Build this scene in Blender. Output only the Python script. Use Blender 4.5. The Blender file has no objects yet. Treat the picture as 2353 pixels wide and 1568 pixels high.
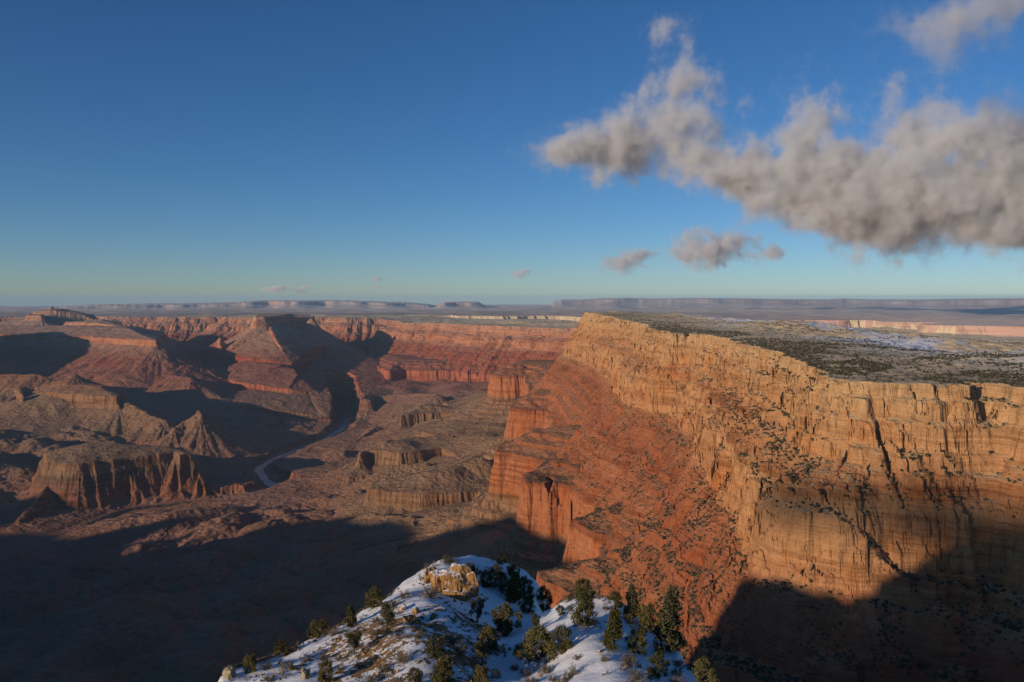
import bpy, math, random, time
import numpy as np
T0 = time.time()
sc = bpy.context.scene
COL = sc.collection
R = math.radians
# ------------------------------------------------------------------ camera, sky, sun, exposure
FPX, CX, CY, YH = 1830.0, 1176.5, 784.0, 682.0        # focal length and centre in units of a 2353 px wide frame
PITCH = math.atan((CY - YH) / FPX)
cam = bpy.data.cameras.new('camera'); camo = bpy.data.objects.new('camera', cam); COL.objects.link(camo)
cam.lens = 36.0 * FPX / 2353.0; cam.sensor_width = 36.0; cam.clip_start = 1.0; cam.clip_end = 400000.0
camo.rotation_euler = (math.pi / 2 - PITCH, 0, 0); sc.camera = camo

SUN_EL, SUN_HEAD = 11.8, 50.0                         # sun height; its light travels 50 degrees right of the view
SUN = np.array([-math.sin(R(SUN_HEAD)) * math.cos(R(SUN_EL)), -math.cos(R(SUN_HEAD)) * math.cos(R(SUN_EL)), math.sin(R(SUN_EL))])
world = bpy.data.worlds.new('World'); sc.world = world; world.use_nodes = True
wn = world.node_tree
sky = wn.nodes.new('ShaderNodeTexSky'); sky.sky_type = 'NISHITA'; sky.sun_disc = False
sky.sun_elevation = R(SUN_EL); sky.sun_rotation = R(180 + SUN_HEAD); sky.altitude = 2200
sky.air_density = 1.0; sky.dust_density = 0.7; sky.ozone_density = 3.3
hsv = wn.nodes.new('ShaderNodeHueSaturation'); hsv.inputs['Saturation'].default_value = 1.1
tint = wn.nodes.new('ShaderNodeMix'); tint.data_type = 'RGBA'; tint.blend_type = 'MULTIPLY'; tint.inputs[0].default_value = 1.0
tint.inputs[7].default_value = (0.92, 1.0, 1.13, 1.0)
wn.links.new(sky.outputs[0], tint.inputs[6]); wn.links.new(tint.outputs[2], hsv.inputs['Color']); wn.links.new(hsv.outputs[0], wn.nodes['Background'].inputs[0]); wn.nodes['Background'].inputs[1].default_value = 0.08
sl = bpy.data.lights.new('sun', 'SUN'); so = bpy.data.objects.new('sun', sl); COL.objects.link(so)
sl.energy = 3.6; sl.angle = R(0.5); sl.color = (1.0, 0.81, 0.60)
from mathutils import Vector
so.rotation_euler = Vector(SUN).to_track_quat('Z', 'Y').to_euler()
sc.view_settings.view_transform = 'Standard'; sc.view_settings.look = 'None'
sc.view_settings.exposure = 0.0; sc.view_settings.gamma = 1.0
sc.cycles.max_bounces = 6; sc.cycles.diffuse_bounces = 1; sc.cycles.volume_bounces = 3; sc.cycles.transparent_max_bounces = 16
sc.cycles.use_denoising = True

# ------------------------------------------------------------------ small helpers
def ray(px, py):
    a, b = (px - CX) / FPX, (CY - py) / FPX
    c, s = math.cos(PITCH), math.sin(PITCH)
    return np.array([a, c + b * s, -s + b * c])
def at_z(px, py, z):                                   # plan point where the sight line meets the level z
    d = ray(px, py); return d * (z / d[2])
def at_d(px, py, D):                                   # point on the sight line at plan distance D
    d = ray(px, py); return d * (D / math.hypot(d[0], d[1]))
def sstep(a, b, x):
    t = np.clip((x - a) / (b - a), 0, 1); return t * t * (3 - 2 * t)
_G = np.array([[math.cos(k * math.pi / 8), math.sin(k * math.pi / 8)] for k in range(16)], np.float32)
def noise(x, y, seed=0):
    x = np.asarray(x, np.float32); y = np.asarray(y, np.float32)
    xf = np.floor(x); yf = np.floor(y)
    xi = xf.astype(np.int32).astype(np.uint32); yi = yf.astype(np.int32).astype(np.uint32)
    fx = x - xf; fy = y - yf
    u = fx * fx * fx * (fx * (fx * 6 - 15) + 10); v = fy * fy * fy * (fy * (fy * 6 - 15) + 10)
    sd = np.uint32((seed * 2654435761 + 12345) & 0xffffffff)
    def g(dx, dy):
        h = (xi + np.uint32(dx)) * np.uint32(374761393) + (yi + np.uint32(dy)) * np.uint32(668265263) + sd
        h = (h ^ (h >> np.uint32(13))) * np.uint32(1274126177); h = h ^ (h >> np.uint32(16))
        gg = _G[(h & np.uint32(15)).astype(np.intp)]
        return gg[..., 0] * (fx - dx) + gg[..., 1] * (fy - dy)
    a = g(0, 0); b = g(1, 0); c = g(0, 1); d = g(1, 1)
    return ((a + u * (b - a)) * (1 - v) + (c + u * (d - c)) * v) * 1.45
def tag(o, label=None, cat=None, group=None, kind=None):
    if label: o['label'] = label
    if cat: o['category'] = cat
    if group: o['group'] = group
    if kind: o['kind'] = kind
    return o
def mesh_np(name, co, quads, mats, attrs=None, parent=None, smooth=False, mat_idx=None):
    me = bpy.data.meshes.new(name)
    n = len(co); m = len(quads); k = quads.shape[1]
    me.vertices.add(n); me.vertices.foreach_set('co', np.ascontiguousarray(co, np.float32).ravel())
    me.loops.add(m * k); me.loops.foreach_set('vertex_index', np.ascontiguousarray(quads, np.int32).ravel())
    me.polygons.add(m); me.polygons.foreach_set('loop_start', np.arange(0, m * k, k, dtype=np.int32))
    me.polygons.foreach_set('loop_total', np.full(m, k, np.int32))
    me.polygons.foreach_set('use_smooth', np.full(m, smooth, bool))
    for mt in (mats if isinstance(mats, (list, tuple)) else [mats]): me.materials.append(mt)
    if mat_idx is not None: me.polygons.foreach_set('material_index', np.ascontiguousarray(mat_idx, np.int32))
    me.update(calc_edges=True)
    for key, val in (attrs or {}).items():
        a = me.attributes.new(key, 'FLOAT', 'POINT'); a.data.foreach_set('value', np.ascontiguousarray(val, np.float32))
    o = bpy.data.objects.new(name, me); COL.objects.link(o)
    if parent: o.parent = parent
    return o

# ------------------------------------------------------------------ plan of the canyon (metres; camera at the origin looking along +Y)
K = 1000.0
def dipf(y): return -270.0 * sstep(7600.0, 10300.0, y)
def px_line(pts, z, k=1.0, far=False):                             # outline points read off the photograph at their real level
    out = []
    for a, b in pts:
        p = at_z(a, b, z - (270.0 * k if far else 0))
        for _ in range(0 if far else 12): p = at_z(a, b, z + k * float(dipf(np.float64(p[1]))))
        out.append((p[0], p[1]))
    return out
RIMZ = -140.0
rim_px = [(2353, 893), (2290, 876), (2245, 874), (2190, 884), (2130, 886), (2060, 884), (2000, 882), (1945, 872), (1890, 852), (1840, 838), (1760, 803), (1700, 786), (1640, 772), (1585, 764), (1560, 766)]
rim_a = px_line(rim_px, RIMZ)
rim_b = [(600, 3380), (650, 3750), (685, 4100), (668, 4600), (645, 5100), (560, 5600), (535, 5900), (620, 6150), (760, 6450), (900, 7000), (1000, 7600), (900, 8300), (950, 9000), (850, 9600)]
rim_c = px_line([(1310, 757), (1240, 752), (1170, 750), (1090, 746), (1010, 742), (940, 738), (905, 735)], RIMZ, 1.0, True)
rim_d = [(-2050, 14300), (-1900, 15200), (-2300, 15700), (-3200, 15600), (-3700, 16400), (-4600, 16200), (-5000, 15600), (-5600, 15900), (-6100, 16900), (-7200, 16700), (-7700, 17600), (-9000, 17700), (-10200, 18600), (-12500, 18500), (-16000, 19500), (-19900, 19000), (-30000, 22000), (-30000, 40000), (30000, 40000), (30000, -3000), (-9000, -3000)]
rim_0 = [(-9000, 1300), (-7400, 1500), (-6100, 850), (-4700, 700), (-3500, 200), (-2400, 100), (-1500, -250), (-700, -120), (-250, -30), (-60, 60), (40, 70), (130, 40), (330, 120), (560, 350), (760, 620), (930, 900), (960, 1100)]
P0 = rim_0 + rim_a + rim_b + rim_c + rim_d
R1Z = -730.0
r1_px = [(1294, 1353), (1248, 1341), (1228, 1314), (1300, 1302), (1400, 1268), (1475, 1252), (1434, 1238), (1397, 1233), (1360, 1225), (1336, 1209), (1309, 1194), (1335, 1186), (1400, 1158), (1425, 1143), (1398, 1138), (1359, 1122), (1322, 1116), (1279, 1113), (1262, 1094), (1255, 1096), (1262, 1115), (1249, 1112), (1203, 1108), (1214, 1086), (1240, 1070), (1258, 1058), (1246, 1057), (1220, 1051), (1190, 1045), (1171, 1041), (1139, 1039), (1143, 1024), (1178, 1009), (1300, 1003), (1420, 986), (1370, 958), (1330, 952), (1303, 951), (1284, 957), (1264, 943), (1205, 941), (1168, 938), (1185, 916), (1216, 906)]
r1_mid = [(1206, 878, 7300), (1203, 872, 7350), (1181, 868, 7320), (1139, 864, 7380), (1127, 868, 7500), (1140, 858, 8000)]
r1_far = [(1160, 853), (1100, 853), (1040, 850), (980, 850), (925, 848), (893, 851), (868, 842), (846, 829)]
P1 = [(900, 700), (300, 1100), (220, 1450)] + px_line(r1_px, R1Z) + [tuple(at_d(*q)[:2]) for q in r1_mid] + px_line(r1_far, R1Z, 1.0, True) + [(-2350, 13300), (-2700, 14300), (-3200, 14900), (-3000, 17000), (3000, 17000), (3000, 700)]
R2Z, R2K = -1130.0, 0.45
r2_px = [(1100, 1480), (1010, 1330), (975, 1260), (1035, 1215), (1085, 1160), (1106, 1127), (1064, 1133), (1013, 1135), (991, 1138), (918, 1133), (847, 1126), (862, 1112), (935, 1090), (1010, 1076), (1062, 1052), (1033, 1038), (1016, 1030), (962, 1038), (918, 1042), (884, 1038), (845, 1036), (825, 1042), (850, 1020), (930, 1008), (1000, 1000), (960, 992), (962, 985), (1060, 988), (1110, 985), (1099, 964), (1040, 950), (980, 951), (923, 955), (930, 944), (950, 937), (1040, 936), (1010, 922), (967, 910), (920, 912), (876, 909), (850, 920), (812, 920), (830, 905)]
P2 = [(500, 500), (-100, 1500)] + px_line(r2_px, R2Z, R2K) + [(-2150, 12500), (-2450, 14000), (-2000, 15500), (2000, 15500), (2000, 500)]
RIVZ = -1455.0
riv_px = [(-300, 1262), (-100, 1256), (40, 1244), (120, 1232), (200, 1206), (300, 1168), (400, 1160), (500, 1149), (590, 1140), (632, 1122), (612, 1104), (592, 1080), (622, 1058), (680, 1035), (740, 1015), (788, 985), (797, 960), (783, 938)]
PR = [tuple(at_z(a, b, RIVZ)[:2]) for a, b in riv_px] + [(-2450, 11200), (-2380, 12100), (-2620, 13200), (-3000, 14200), (-3600, 15000), (-4800, 15000), (-6400, 15800), (-9000, 16800), (-16000, 18000)]

# ------------------------------------------------------------------ distance grids
GX0, GX1, GY0, GY1, GS = -20000.0, 12000.0, -3000.0, 24000.0, 25.0
gxs = np.arange(GX0, GX1 + 1, GS, dtype=np.float32); gys = np.arange(GY0, GY1 + 1, GS, dtype=np.float32)
def seg_dist(X, Y, pts, closed, want_arc=False):
    D = np.full(X.shape, 1e18, np.float32); ins = np.zeros(X.shape, bool)
    A = np.zeros(X.shape, np.float32) if want_arc else None
    n = len(pts); run = 0.0
    for i in range(n if closed else n - 1):
        x0, y0 = pts[i]; x1, y1 = pts[(i + 1) % n]
        ex, ey = x1 - x0, y1 - y0; L = ex * ex + ey * ey + 1e-9
        tu = ((X - x0) * ex + (Y - y0) * ey) / L; t = np.clip(tu, 0, 1)
        dd = (X - x0 - t * ex) ** 2 + (Y - y0 - t * ey) ** 2
        if want_arc:                                      # place along the outline of the nearest point, fanning out round corners
            m = dd < D; l = math.sqrt(L)
            cr = ((X - x0) * ey - (Y - y0) * ex) / l
            av = run + t * l + 170.0 * np.arctan2((tu - t) * l, np.abs(cr) + 1e-6) + (0 if closed else 40000.0 * (cr > 0))
            A[m] = av[m]; run += l
        np.minimum(D, dd, out=D)
        if closed and y0 != y1:
            c = ((Y >= min(y0, y1)) & (Y < max(y0, y1)))
            ins ^= c & (X < x0 + (Y - y0) * (ex / ey))
    D = np.sqrt(D)
    D = np.where(ins, -D, D) if closed else D
    return (D, A) if want_arc else D
class Field:                                            # signed distance to an outline (negative inside) and place along it
    def __init__(s, pts, closed=True, margin=None):
        if margin is None: s.b = (GX0, GX1, GY0, GY1); s.gs = GS
        else:
            p = np.array(pts); s.gs = 20.0
            s.b = (p[:, 0].min() - margin, p[:, 0].max() + margin, p[:, 1].min() - margin, p[:, 1].max() + margin)
        xs = np.arange(s.b[0], s.b[1] + s.gs, s.gs, dtype=np.float32); ys = np.arange(s.b[2], s.b[3] + s.gs, s.gs, dtype=np.float32)
        X, Y = np.meshgrid(xs, ys); f, a = seg_dist(X, Y, pts, closed, True); s.f = f.astype(np.float32); s.a = a; s.local = margin is not None
    def __call__(s, x, y, arc=False):
        h, w = s.f.shape
        u = (x - s.b[0]) / s.gs; v = (y - s.b[2]) / s.gs
        out = (u < 0) | (v < 0) | (u > w - 1.001) | (v > h - 1.001)
        u = np.clip(u, 0, w - 1.001); v = np.clip(v, 0, h - 1.001)
        i = u.astype(np.int32); j = v.astype(np.int32); a = (u - i).astype(np.float32); b = (v - j).astype(np.float32)
        f = s.f
        r = (f[j, i] * (1 - a) + f[j, i + 1] * a) * (1 - b) + (f[j + 1, i] * (1 - a) + f[j + 1, i + 1] * a) * b
        if s.local: r = np.where(out, np.float32(1e5), r)
        if not arc: return r
        f = s.a; c0, c1, c2, c3 = f[j, i], f[j, i + 1], f[j + 1, i], f[j + 1, i + 1]
        g = (c0 * (1 - a) + c1 * a) * (1 - b) + (c2 * (1 - a) + c3 * a) * b
        sp = np.maximum(np.maximum(c0, c1), np.maximum(c2, c3)) - np.minimum(np.minimum(c0, c1), np.minimum(c2, c3))
        near = np.where(b < .5, np.where(a < .5, c0, c1), np.where(a < .5, c2, c3))
        return r, np.where(sp > 90, near, g), np.clip(2.2 - sp / 60, 0, 1)
def rills(arc, d, amp=1.0):                             # gullies and flutes running straight down the fall line; > 0 pushes the face outward
    q = d / 1500
    k = sstep(0, 500, d)
    v = (np.abs(noise(arc / 190, q, 71)) - .22) * (10 + 95 * k) + (np.abs(noise(arc / 75, q * 2, 72)) - .22) * (11 + 46 * k) + (np.abs(noise(arc / 30, q * 3, 73)) - .2) * (8 + 12 * k)
    return v * amp
F0, F1, F2, FR = Field(P0), Field(P1), Field(P2), Field(PR, closed=False)
print('fields', time.time() - T0)

# profiles: distance out from the outline -> drop
T_TAIL = [(405, -660), (420, -765), (450, -830), (540, -1000), (760, -1200), (1500, -1340)]
T_RIM = np.array([(0, 0), (5, -20), (14, -27), (20, -52), (30, -60), (36, -92), (46, -100), (52, -124), (78, -142), (95, -158), (99, -178), (114, -188), (128, -266), (138, -292), (154, -306), (212, -380), (218, -402), (240, -414), (246, -440), (285, -470), (291, -496), (328, -520), (334, -548), (362, -570), (368, -592), (390, -606)] + T_TAIL, float)
T_RIM2 = np.array([(0, 0), (8, -34), (24, -62), (34, -112), (60, -136), (70, -172), (84, -190), (100, -286), (112, -300), (170, -350), (280, -455), (340, -550), (390, -606)] + T_TAIL, float)
T_RED = np.array([(0, 0), (9, -78), (14, -84), (30, -215), (48, -232), (56, -258), (95, -268), (101, -292), (150, -308), (156, -334), (212, -352), (217, -370), (300, -398), (600, -462), (900, -560), (1500, -700)], float)
T_TAP = np.array([(0, 0), (8, -52), (13, -57), (22, -96), (60, -118), (140, -142), (146, -166), (300, -215), (800, -260), (1600, -330)], float)
T_CONE = np.array([(0, 0), (100, -55), (200, -108), (400, -200), (800, -330), (2000, -600)], float)
T_TALUS = np.array([(0, 0), (9, -70), (14, -76), (24, -118), (250, -235), (600, -380), (1200, -520), (2500, -700)], float)
T_DARK = np.array([(0, 0), (12, -40), (30, -70), (60, -150), (110, -235), (150, -290), (400, -330), (900, -420)], float)
T_FAR = np.array([(0, 0), (30, -150), (300, -185), (1500, -220)], float)
def interp(t, d): return (np.interp(d, t[:, 0], t[:, 1]) - 0.3 * np.maximum(d - t[-1, 0], 0)).astype(np.float32)
def pxz(pts): return [tuple(at_z(a, b, z)[:2]) for a, b, z in pts]
def pxd(pts): return [tuple(ray(a, b) * (D / ray(a, b)[1])) for a, b, D in pts]   # D measured straight ahead
# hills and buttes left of the river: (name, outline, top level, profile, inner rise, inner cap, warp)
FEATS = []
def feat(name, pts, z, prof, rise=0.0, cap=0.0, warp=1.0, closed=True, margin=2600.0):
    tz = z
    if len(pts[0]) == 3:                                  # crest height follows the outline
        run = 0.0; S, Z = [], []
        for i, p in enumerate(pts):
            S.append(run); Z.append(p[2]); q = pts[(i + 1) % len(pts)]; run += math.hypot(q[0] - p[0], q[1] - p[1])
        if closed: S.append(run); Z.append(pts[0][2])
        elif len(pts) == 2: pass
        tz = (np.array(S), np.array(Z), closed)
    FEATS.append((name, Field([p[:2] for p in pts], closed, margin), tz, prof, rise, cap, warp))
# the tall butte: cap, its red bench, its spurs
feat('butte', pxd([(590, 729, 11550), (606, 728, 11600), (640, 727, 12000), (680, 728, 12400), (715, 730, 12750), (722, 727, 13300), (690, 722, 14000), (600, 720, 13500), (584, 727, 12200)]), -292, np.array([(0, 0), (14, -60), (24, -70), (50, -150), (60, -165), (240, -290), (420, -400), (560, -500), (700, -560), (1500, -760), (2500, -900)], float), 0.0, 0, 0.6)
feat('butte', pxd([(500, 815, 11100), (525, 814, 10900), (575, 822, 10600), (625, 829, 10450), (668, 837, 10400), (692, 822, 10700), (720, 800, 11300), (770, 790, 12100), (730, 780, 12900), (560, 780, 12600)]), -815, T_RED, 0.42, 300, 0.8)
feat('butte', pxd([(470, 860, 10300), (560, 880, 9700), (660, 895, 9500), (735, 905, 9600), (770, 895, 10000), (800, 880, 10600), (810, 850, 12000), (600, 850, 12000), (480, 850, 11500)]), -1120, T_TAP, 0.3, 160, 1.0)
feat('butte', pxd([(715, 731, 12300), (745, 775, 12700), (790, 790, 13200)]), -360, np.array([(0, 0), (60, -60), (300, -300), (900, -560), (2000, -800)], float), 0, 0, 0.5, False)
feat('butte', pxd([(505, 775, 11200), (508, 800, 11100)]), -640, np.array([(0, 0), (40, -60), (120, -110), (600, -380)], float), 0, 0, 0.3, False)
# the middle mesa on the left with its pale cliff band
feat('mesa', pxz([(-260, 880, -960), (-60, 890, -960), (30, 893, -960), (52, 905, -960), (60, 885, -960), (80, 892, -960), (110, 902, -960), (150, 905, -960), (215, 910, -960), (272, 913, -960)]) + [(-4000, 8150), (-4400, 8500), (-5200, 8800), (-6500, 9200), (-8200, 8800)], -960, T_TALUS, 0.30, 60, 0.9)
feat('mesa', pxd([(170, 858, 8300), (186, 866, 8420)]), -812, T_CONE, 0, 0, 0.5, False)
feat('mesa', pxd([(-60, 860, 8500), (84, 860, 8500), (110, 868, 8500)]), -835, T_CONE, 0, 0, 0.8, False)
feat('spur', pxd([(275, 915, 7750), (330, 945, 7500), (380, 965, 7300)]), -1010, np.array([(0, 0), (120, -80), (250, -190), (700, -380)], float), 0, 0, 1.3, False)
feat('pinnacle', pxd([(457, 938, 7300), (462, 950, 7250)]), -1020, np.array([(0, 0), (30, -50), (70, -75), (150, -150), (300, -260), (500, -340), (900, -430)], float), 0, 0, 0.7, False)
feat('pinnacle', pxd([(430, 960, 7300), (400, 985, 7100)]), -1130, np.array([(0, 0), (60, -50), (200, -140), (600, -310)], float), 0, 0, 1.0, False)
# the dark fluted mesa by the river
feat('fluted_mesa', pxz([(106, 1064, -1150), (150, 1068, -1155), (183, 1068, -1155), (240, 1061, -1155), (293, 1054, -1150), (350, 1046, -1148), (398, 1039, -1145), (412, 1049, -1150), (440, 1060, -1190)]) + pxz([(420, 1030, -1150), (330, 1024, -1150), (200, 1020, -1150), (100, 1040, -1150)]), -1148, T_DARK, 0.22, 60, 0.9)
feat('fluted_mesa', pxd([(262, 1012, 6150), (200, 1030, 6050)]), -1085, T_CONE, 0, 0, 0.7, False)
feat('canyon_floor', pxd([(130, 1085, 5600), (90, 1140, 5250), (40, 1195, 4950)]), -1190, np.array([(0, 0), (80, -60), (250, -170), (700, -290)], float), 0, 0, 1.2, False)
feat('canyon_floor', pxd([(300, 1190, 4750), (400, 1175, 4800), (520, 1165, 5000)]), -1395, np.array([(0, 0), (100, -25), (400, -90)], float), 0, 0, 1.2, False)
feat('canyon_floor', pxd([(470, 1130, 5700), (520, 1112, 5800), (575, 1108, 5900)]), -1370, np.array([(0, 0), (30, -25), (120, -85), (400, -150)], float), 0, 0, 0.8, False)
# far left temples and benches
feat('temple', pxd([(80, 716, 13200), (118, 712, 13200), (190, 722, 13400), (220, 735, 13400), (215, 722, 14200), (90, 714, 14200)]), -240, np.array([(0, 0), (40, -70), (300, -180), (330, -250), (800, -420), (1500, -560), (2600, -800)], float), 0.1, 60, 0.8)
feat('temple', pxd([(118, 702, 13600), (122, 704, 13650)]), -148, np.array([(0, 0), (40, -60), (200, -120), (500, -220)], float), 0, 0, 0.3, False)
feat('temple', pxd([(60, 724, 12600), (96, 724, 12600), (100, 722, 13000), (62, 722, 13000)]), -285, np.array([(0, 0), (25, -90), (300, -220), (900, -450), (2500, -800)], float), 0.05, 30, 0.6)
feat('temple', pxd([(150, 740, 12600), (225, 742, 12300), (285, 752, 12000), (270, 735, 13000)]), -385, np.array([(0, 0), (30, -70), (300, -180), (900, -360), (2500, -700)], float), 0.1, 60, 0.8)
feat('bench', pxz([(100, 770, -560), (205, 773, -560), (270, 778, -560), (360, 783, -560), (372, 772, -560)]) + [(-5600, 12800), (-8000, 13200), (-10500, 12500)], -560, np.array([(0, 0), (20, -75), (200, -170), (500, -330), (900, -470), (2000, -750)], float), 0.22, 110, 1.3)
feat('bench', pxd([(400, 850, 9700), (428, 838, 9900), (470, 846, 10000)]), -850, T_CONE, 0, 0, 1.3, False)
feat('bench', pxd([(305, 852, 9700), (318, 852, 9700)]), -940, T_CONE, 0, 0, 0.4, False)
feat('bench', pxd([(395, 862, 9400), (440, 868, 9300)]), -985, T_CONE, 0, 0, 0.8, False)
feat('temple', pxd([(-200, 700, 19000), (0, 699, 19000), (45, 699, 19000), (60, 704, 19500), (60, 703, 22000), (-200, 700, 22000)]), -175, T_RIM, 0.0, 0, 1.0)
feat('temple', [(-9800, 7900), (-8300, 8300), (-7700, 9000), (-7500, 9900), (-7900, 10800), (-9500, 10500)], -190, np.array([(0, 0), (40, -120), (300, -330), (700, -560), (1300, -760), (2500, -980)], float), 0, 0, 1.0)  # unseen butte outside the frame, added to shade the far left slopes
T_HILL = np.array([(0, 0), (60, -26), (200, -92), (420, -190), (900, -400)], float)
for q in ([(1105, 1050, 4950), (1010, 1084, 4850), (930, 1104, 4750)], [(1130, 905, 7600), (1080, 925, 7900), (1020, 934, 8300)], [(1125, 985, 6300), (1040, 1000, 6300), (960, 1014, 6200)], [(980, 1062, 5500), (900, 1072, 5500)],
          [(765, 1045, 7000), (825, 1008, 7500), (865, 978, 8000)], [(640, 1096, 6200), (760, 1074, 6300), (860, 1060, 6200)], [(600, 1158, 5350), (720, 1148, 5250), (840, 1136, 5050)], [(560, 1178, 4950), (650, 1170, 4900)], [(850, 1180, 4300), (960, 1190, 4000), (1040, 1170, 4000)], [(1000, 905, 9000), (920, 905, 9600), (850, 912, 10000)]):
    feat('canyon_floor', pxd(q), 0, T_HILL, 0, 0, 1.0, False, 1300.0)
print('feats', time.time() - T0)
CURV = 2 * 7.4e6
P_FAR = pxz([(2700, 765, -500), (2353, 751, -500), (2280, 748, -500), (2200, 747, -500), (2140, 741, -500), (2060, 741, -500), (1990, 736, -500), (1930, 736, -500), (1860, 735, -500), (1760, 736, -500), (1700, 738, -500), (1640, 735, -500), (1560, 733, -500), (1400, 733, -500), (1330, 726, -500), (1230, 725, -500), (1150, 727, -500), (1060, 724, -500)]) + [(-5000, 60000), (60000, 60000), (60000, 5000)]
FF = Field([(x, y) for x, y in P_FAR])

FAR_CLIFFS = [  # name, distance km, depth km, foot width m, skyline (column, row in the photograph)
    ('distant_cliffs', 48, 30, 9000, [(1270, 700), (1290, 693), (1340, 692), (1380, 688), (1440, 686), (1500, 689), (1560, 687), (1640, 687), (1800, 690), (1900, 691), (1935, 688), (1990, 691), (2100, 691), (2200, 689), (2353, 687), (2800, 687)]),
    ('distant_cliffs', 42, 12, 3000, [(120, 712), (150, 706), (240, 702), (330, 700), (480, 699), (545, 697), (585, 693), (640, 692), (700, 692), (770, 692), (860, 695), (930, 698), (985, 703), (1000, 708)]),
    ('distant_mesa', 40, 6, 1500, [(1000, 708), (1012, 700), (1022, 696), (1060, 695), (1098, 695), (1106, 700), (1118, 708)]),
]
CRACK = None                                            # the dark cleft running down the near wall
CREST = None                                            # filled below: off-frame rim heights along the sun's bearing, set for the shadows they cast
def perp(x, y): return x * math.cos(R(SUN_HEAD)) - y * math.sin(R(SUN_HEAD))
NAMES = ['canyon_floor', 'canyon_wall', 'redwall_bench', 'canyon_bench', 'rim_plateau', 'desert_plain'] + sorted({f[0] for f in FEATS} - {'canyon_floor'}) + ['distant_cliffs', 'distant_mesa']
ROUGH = [k for k, n_ in enumerate(NAMES) if n_ not in ('canyon_wall', 'rim_plateau', 'desert_plain', 'redwall_bench')]
def height(x, y, fine=True, info=False):
    x = np.asarray(x, np.float32); y = np.asarray(y, np.float32)
    r = np.hypot(x, y)
    b = lambda L, s: np.abs(noise(x / L, y / L, s))
    # buttresses: rounded outward, sharp clefts inward
    big = b(1400, 1) * 420 * sstep(7500, 12000, y) + b(560, 2) * 95 - 40
    med = b(225, 3) * 48 + b(92, 4) * 22 * sstep(15000, 9000, r) - 16
    sml = (b(40, 5) * 9 - 2) * sstep(12000, 8000, r)
    if fine: sml = sml + np.where(r < 9000, b(17, 6) * 4.0, 0)
    if fine: sml = sml + np.where(r < 3500, b(7, 16) * 1.6, 0)
    far = 1 + 0.8 * sstep(6500, 11000, y)
    dip = dipf(y)
    # --- rim and plateau
    ws = 1 - 0.42 * sstep(8300, 10200, y) - 0.15 * sstep(12000, 15500, r)                # far walls: broader steps
    calm = 1 - 0.5 * sstep(2400, 3600, y) * sstep(7500, 6300, y)
    d0, a0, c0 = F0(x, y, True)
    d0 = d0 - (big * 0.45 + med * far) * calm - sml * far * (1 - 0.75 * sstep(150, 200, d0))
    if CRACK is not None:
        cd = CRACK(x, y); d0 = d0 + 24 * np.exp(-(cd / 9.0) ** 2)
    d0 = d0 - rills(a0, np.clip(d0, 0, None), 0.6) * (1 + 2.8 * sstep(7500, 9500, y)) * sstep(-30, 5, d0) * c0 * (1 - 0.3 * sstep(130, 200, d0))
    if fine:
        jn = sstep(-.05, .05, noise(a0 / 30, d0 / 16, 74)) * 4.5 + sstep(-.05, .05, noise(a0 / 22, d0 / 5, 75)) * 4.5 + sstep(-.04, .04, noise(a0 / 70, d0 / 40, 76)) * 8.0
        d0 = d0 - (jn - 8) * sstep(-2, 8, d0) * c0 * sstep(9000, 7000, r) * (1 - .5 * sstep(150, 220, d0))
    d0 = d0 - 0.16 * np.clip(d0, 0, 150) * sstep(7500, 6000, y)
    rim = RIMZ + dip
    east = sstep(1700, 7500, x + 0.25 * np.maximum(y - 3000, 0) * 0.3)
    cape = sstep(7000, 10000, y) * sstep(3000, 1000, x)
    plat = rim - (170 + 90 * sstep(0, 4000, x)) * sstep(12300, 15500, y + 0.5 * np.maximum(x, 0)) * sstep(-3200, -800, x) - 100 * sstep(15500, 22000, y) * sstep(-800, -3200, x)
    ee = sstep(1200, 5000, x + 0.075 * np.maximum(y - 3000, 0)) * (1 - cape)
    plat = plat * (1 - ee) + (-660 + (noise(x / 420, y / 420, 26) * 14 + noise(x / 1300, y / 1300, 27) * 20) * sstep(7000, 9000, r)) * ee
    pin = np.clip(-d0, 0, None)
    roll = noise(x / 900, y / 900, 7) * 52 + noise(x / 320, y / 320, 8) * 15 + noise(x / 90, y / 90, 9) * 8 + noise(x / 38, y / 38, 10) * 4.5 * (r < 6000)
    plat = plat + roll * sstep(60, 700, pin) * (r < 20000) + np.minimum(pin, 120) * 0.02
    plat = plat - np.maximum(r - 20000, 0) ** 2 * 0
    if CREST is not None:
        wl = sstep(-350, -900, x) * (y < 2600)
        plat = plat * (1 - wl) + wl * np.interp(perp(x, y), CREST[0], CREST[1])
    # comanche-like point: the rim climbs a little towards the promontory
    plat = plat + 26 * np.exp(-((x - 560) / 420) ** 2 - ((y - 5750) / 650) ** 2)
    lm = sstep(-0.25, 0.45, noise(x / 640, y / 640, 31) + 0.5 * noise(x / 170, y / 170, 32) + 0.30 + 0.25 * sstep(120, 180, d0))
    wall = np.where(d0 < 0, plat, np.minimum(plat, rim + 40) + (interp(T_RIM, d0 * ws) * lm + interp(T_RIM2, d0 * ws) * (1 - lm)) * (1 - 0.10 * sstep(8000, 12000, y)))
    z = wall; owner = np.where(d0 < 0, 4, 1).astype(np.int8)
    # --- red cliff benches
    d1, a1, c1 = F1(x, y, True)
    d1 = d1 - (big * 0.12 + med * 0.62 * far + sml * 1.1)
    d1 = d1 - rills(a1, np.clip(d1, 0, None)) * sstep(-30, 5, d1) * c1
    z1 = R1Z + dip + np.where(d1 < 0, np.interp(-d1 + noise(x / 60, y / 60, 77) * 22, [0, 40, 84, 92, 150, 158, 300], [0, 5, 26, 42, 58, 74, 108]), interp(T_RED, d1))
    m = z1 > z; z = np.where(m, z1, z); owner[m] = 2
    # --- brown ledge benches
    d2, a2, c2 = F2(x, y, True)
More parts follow.
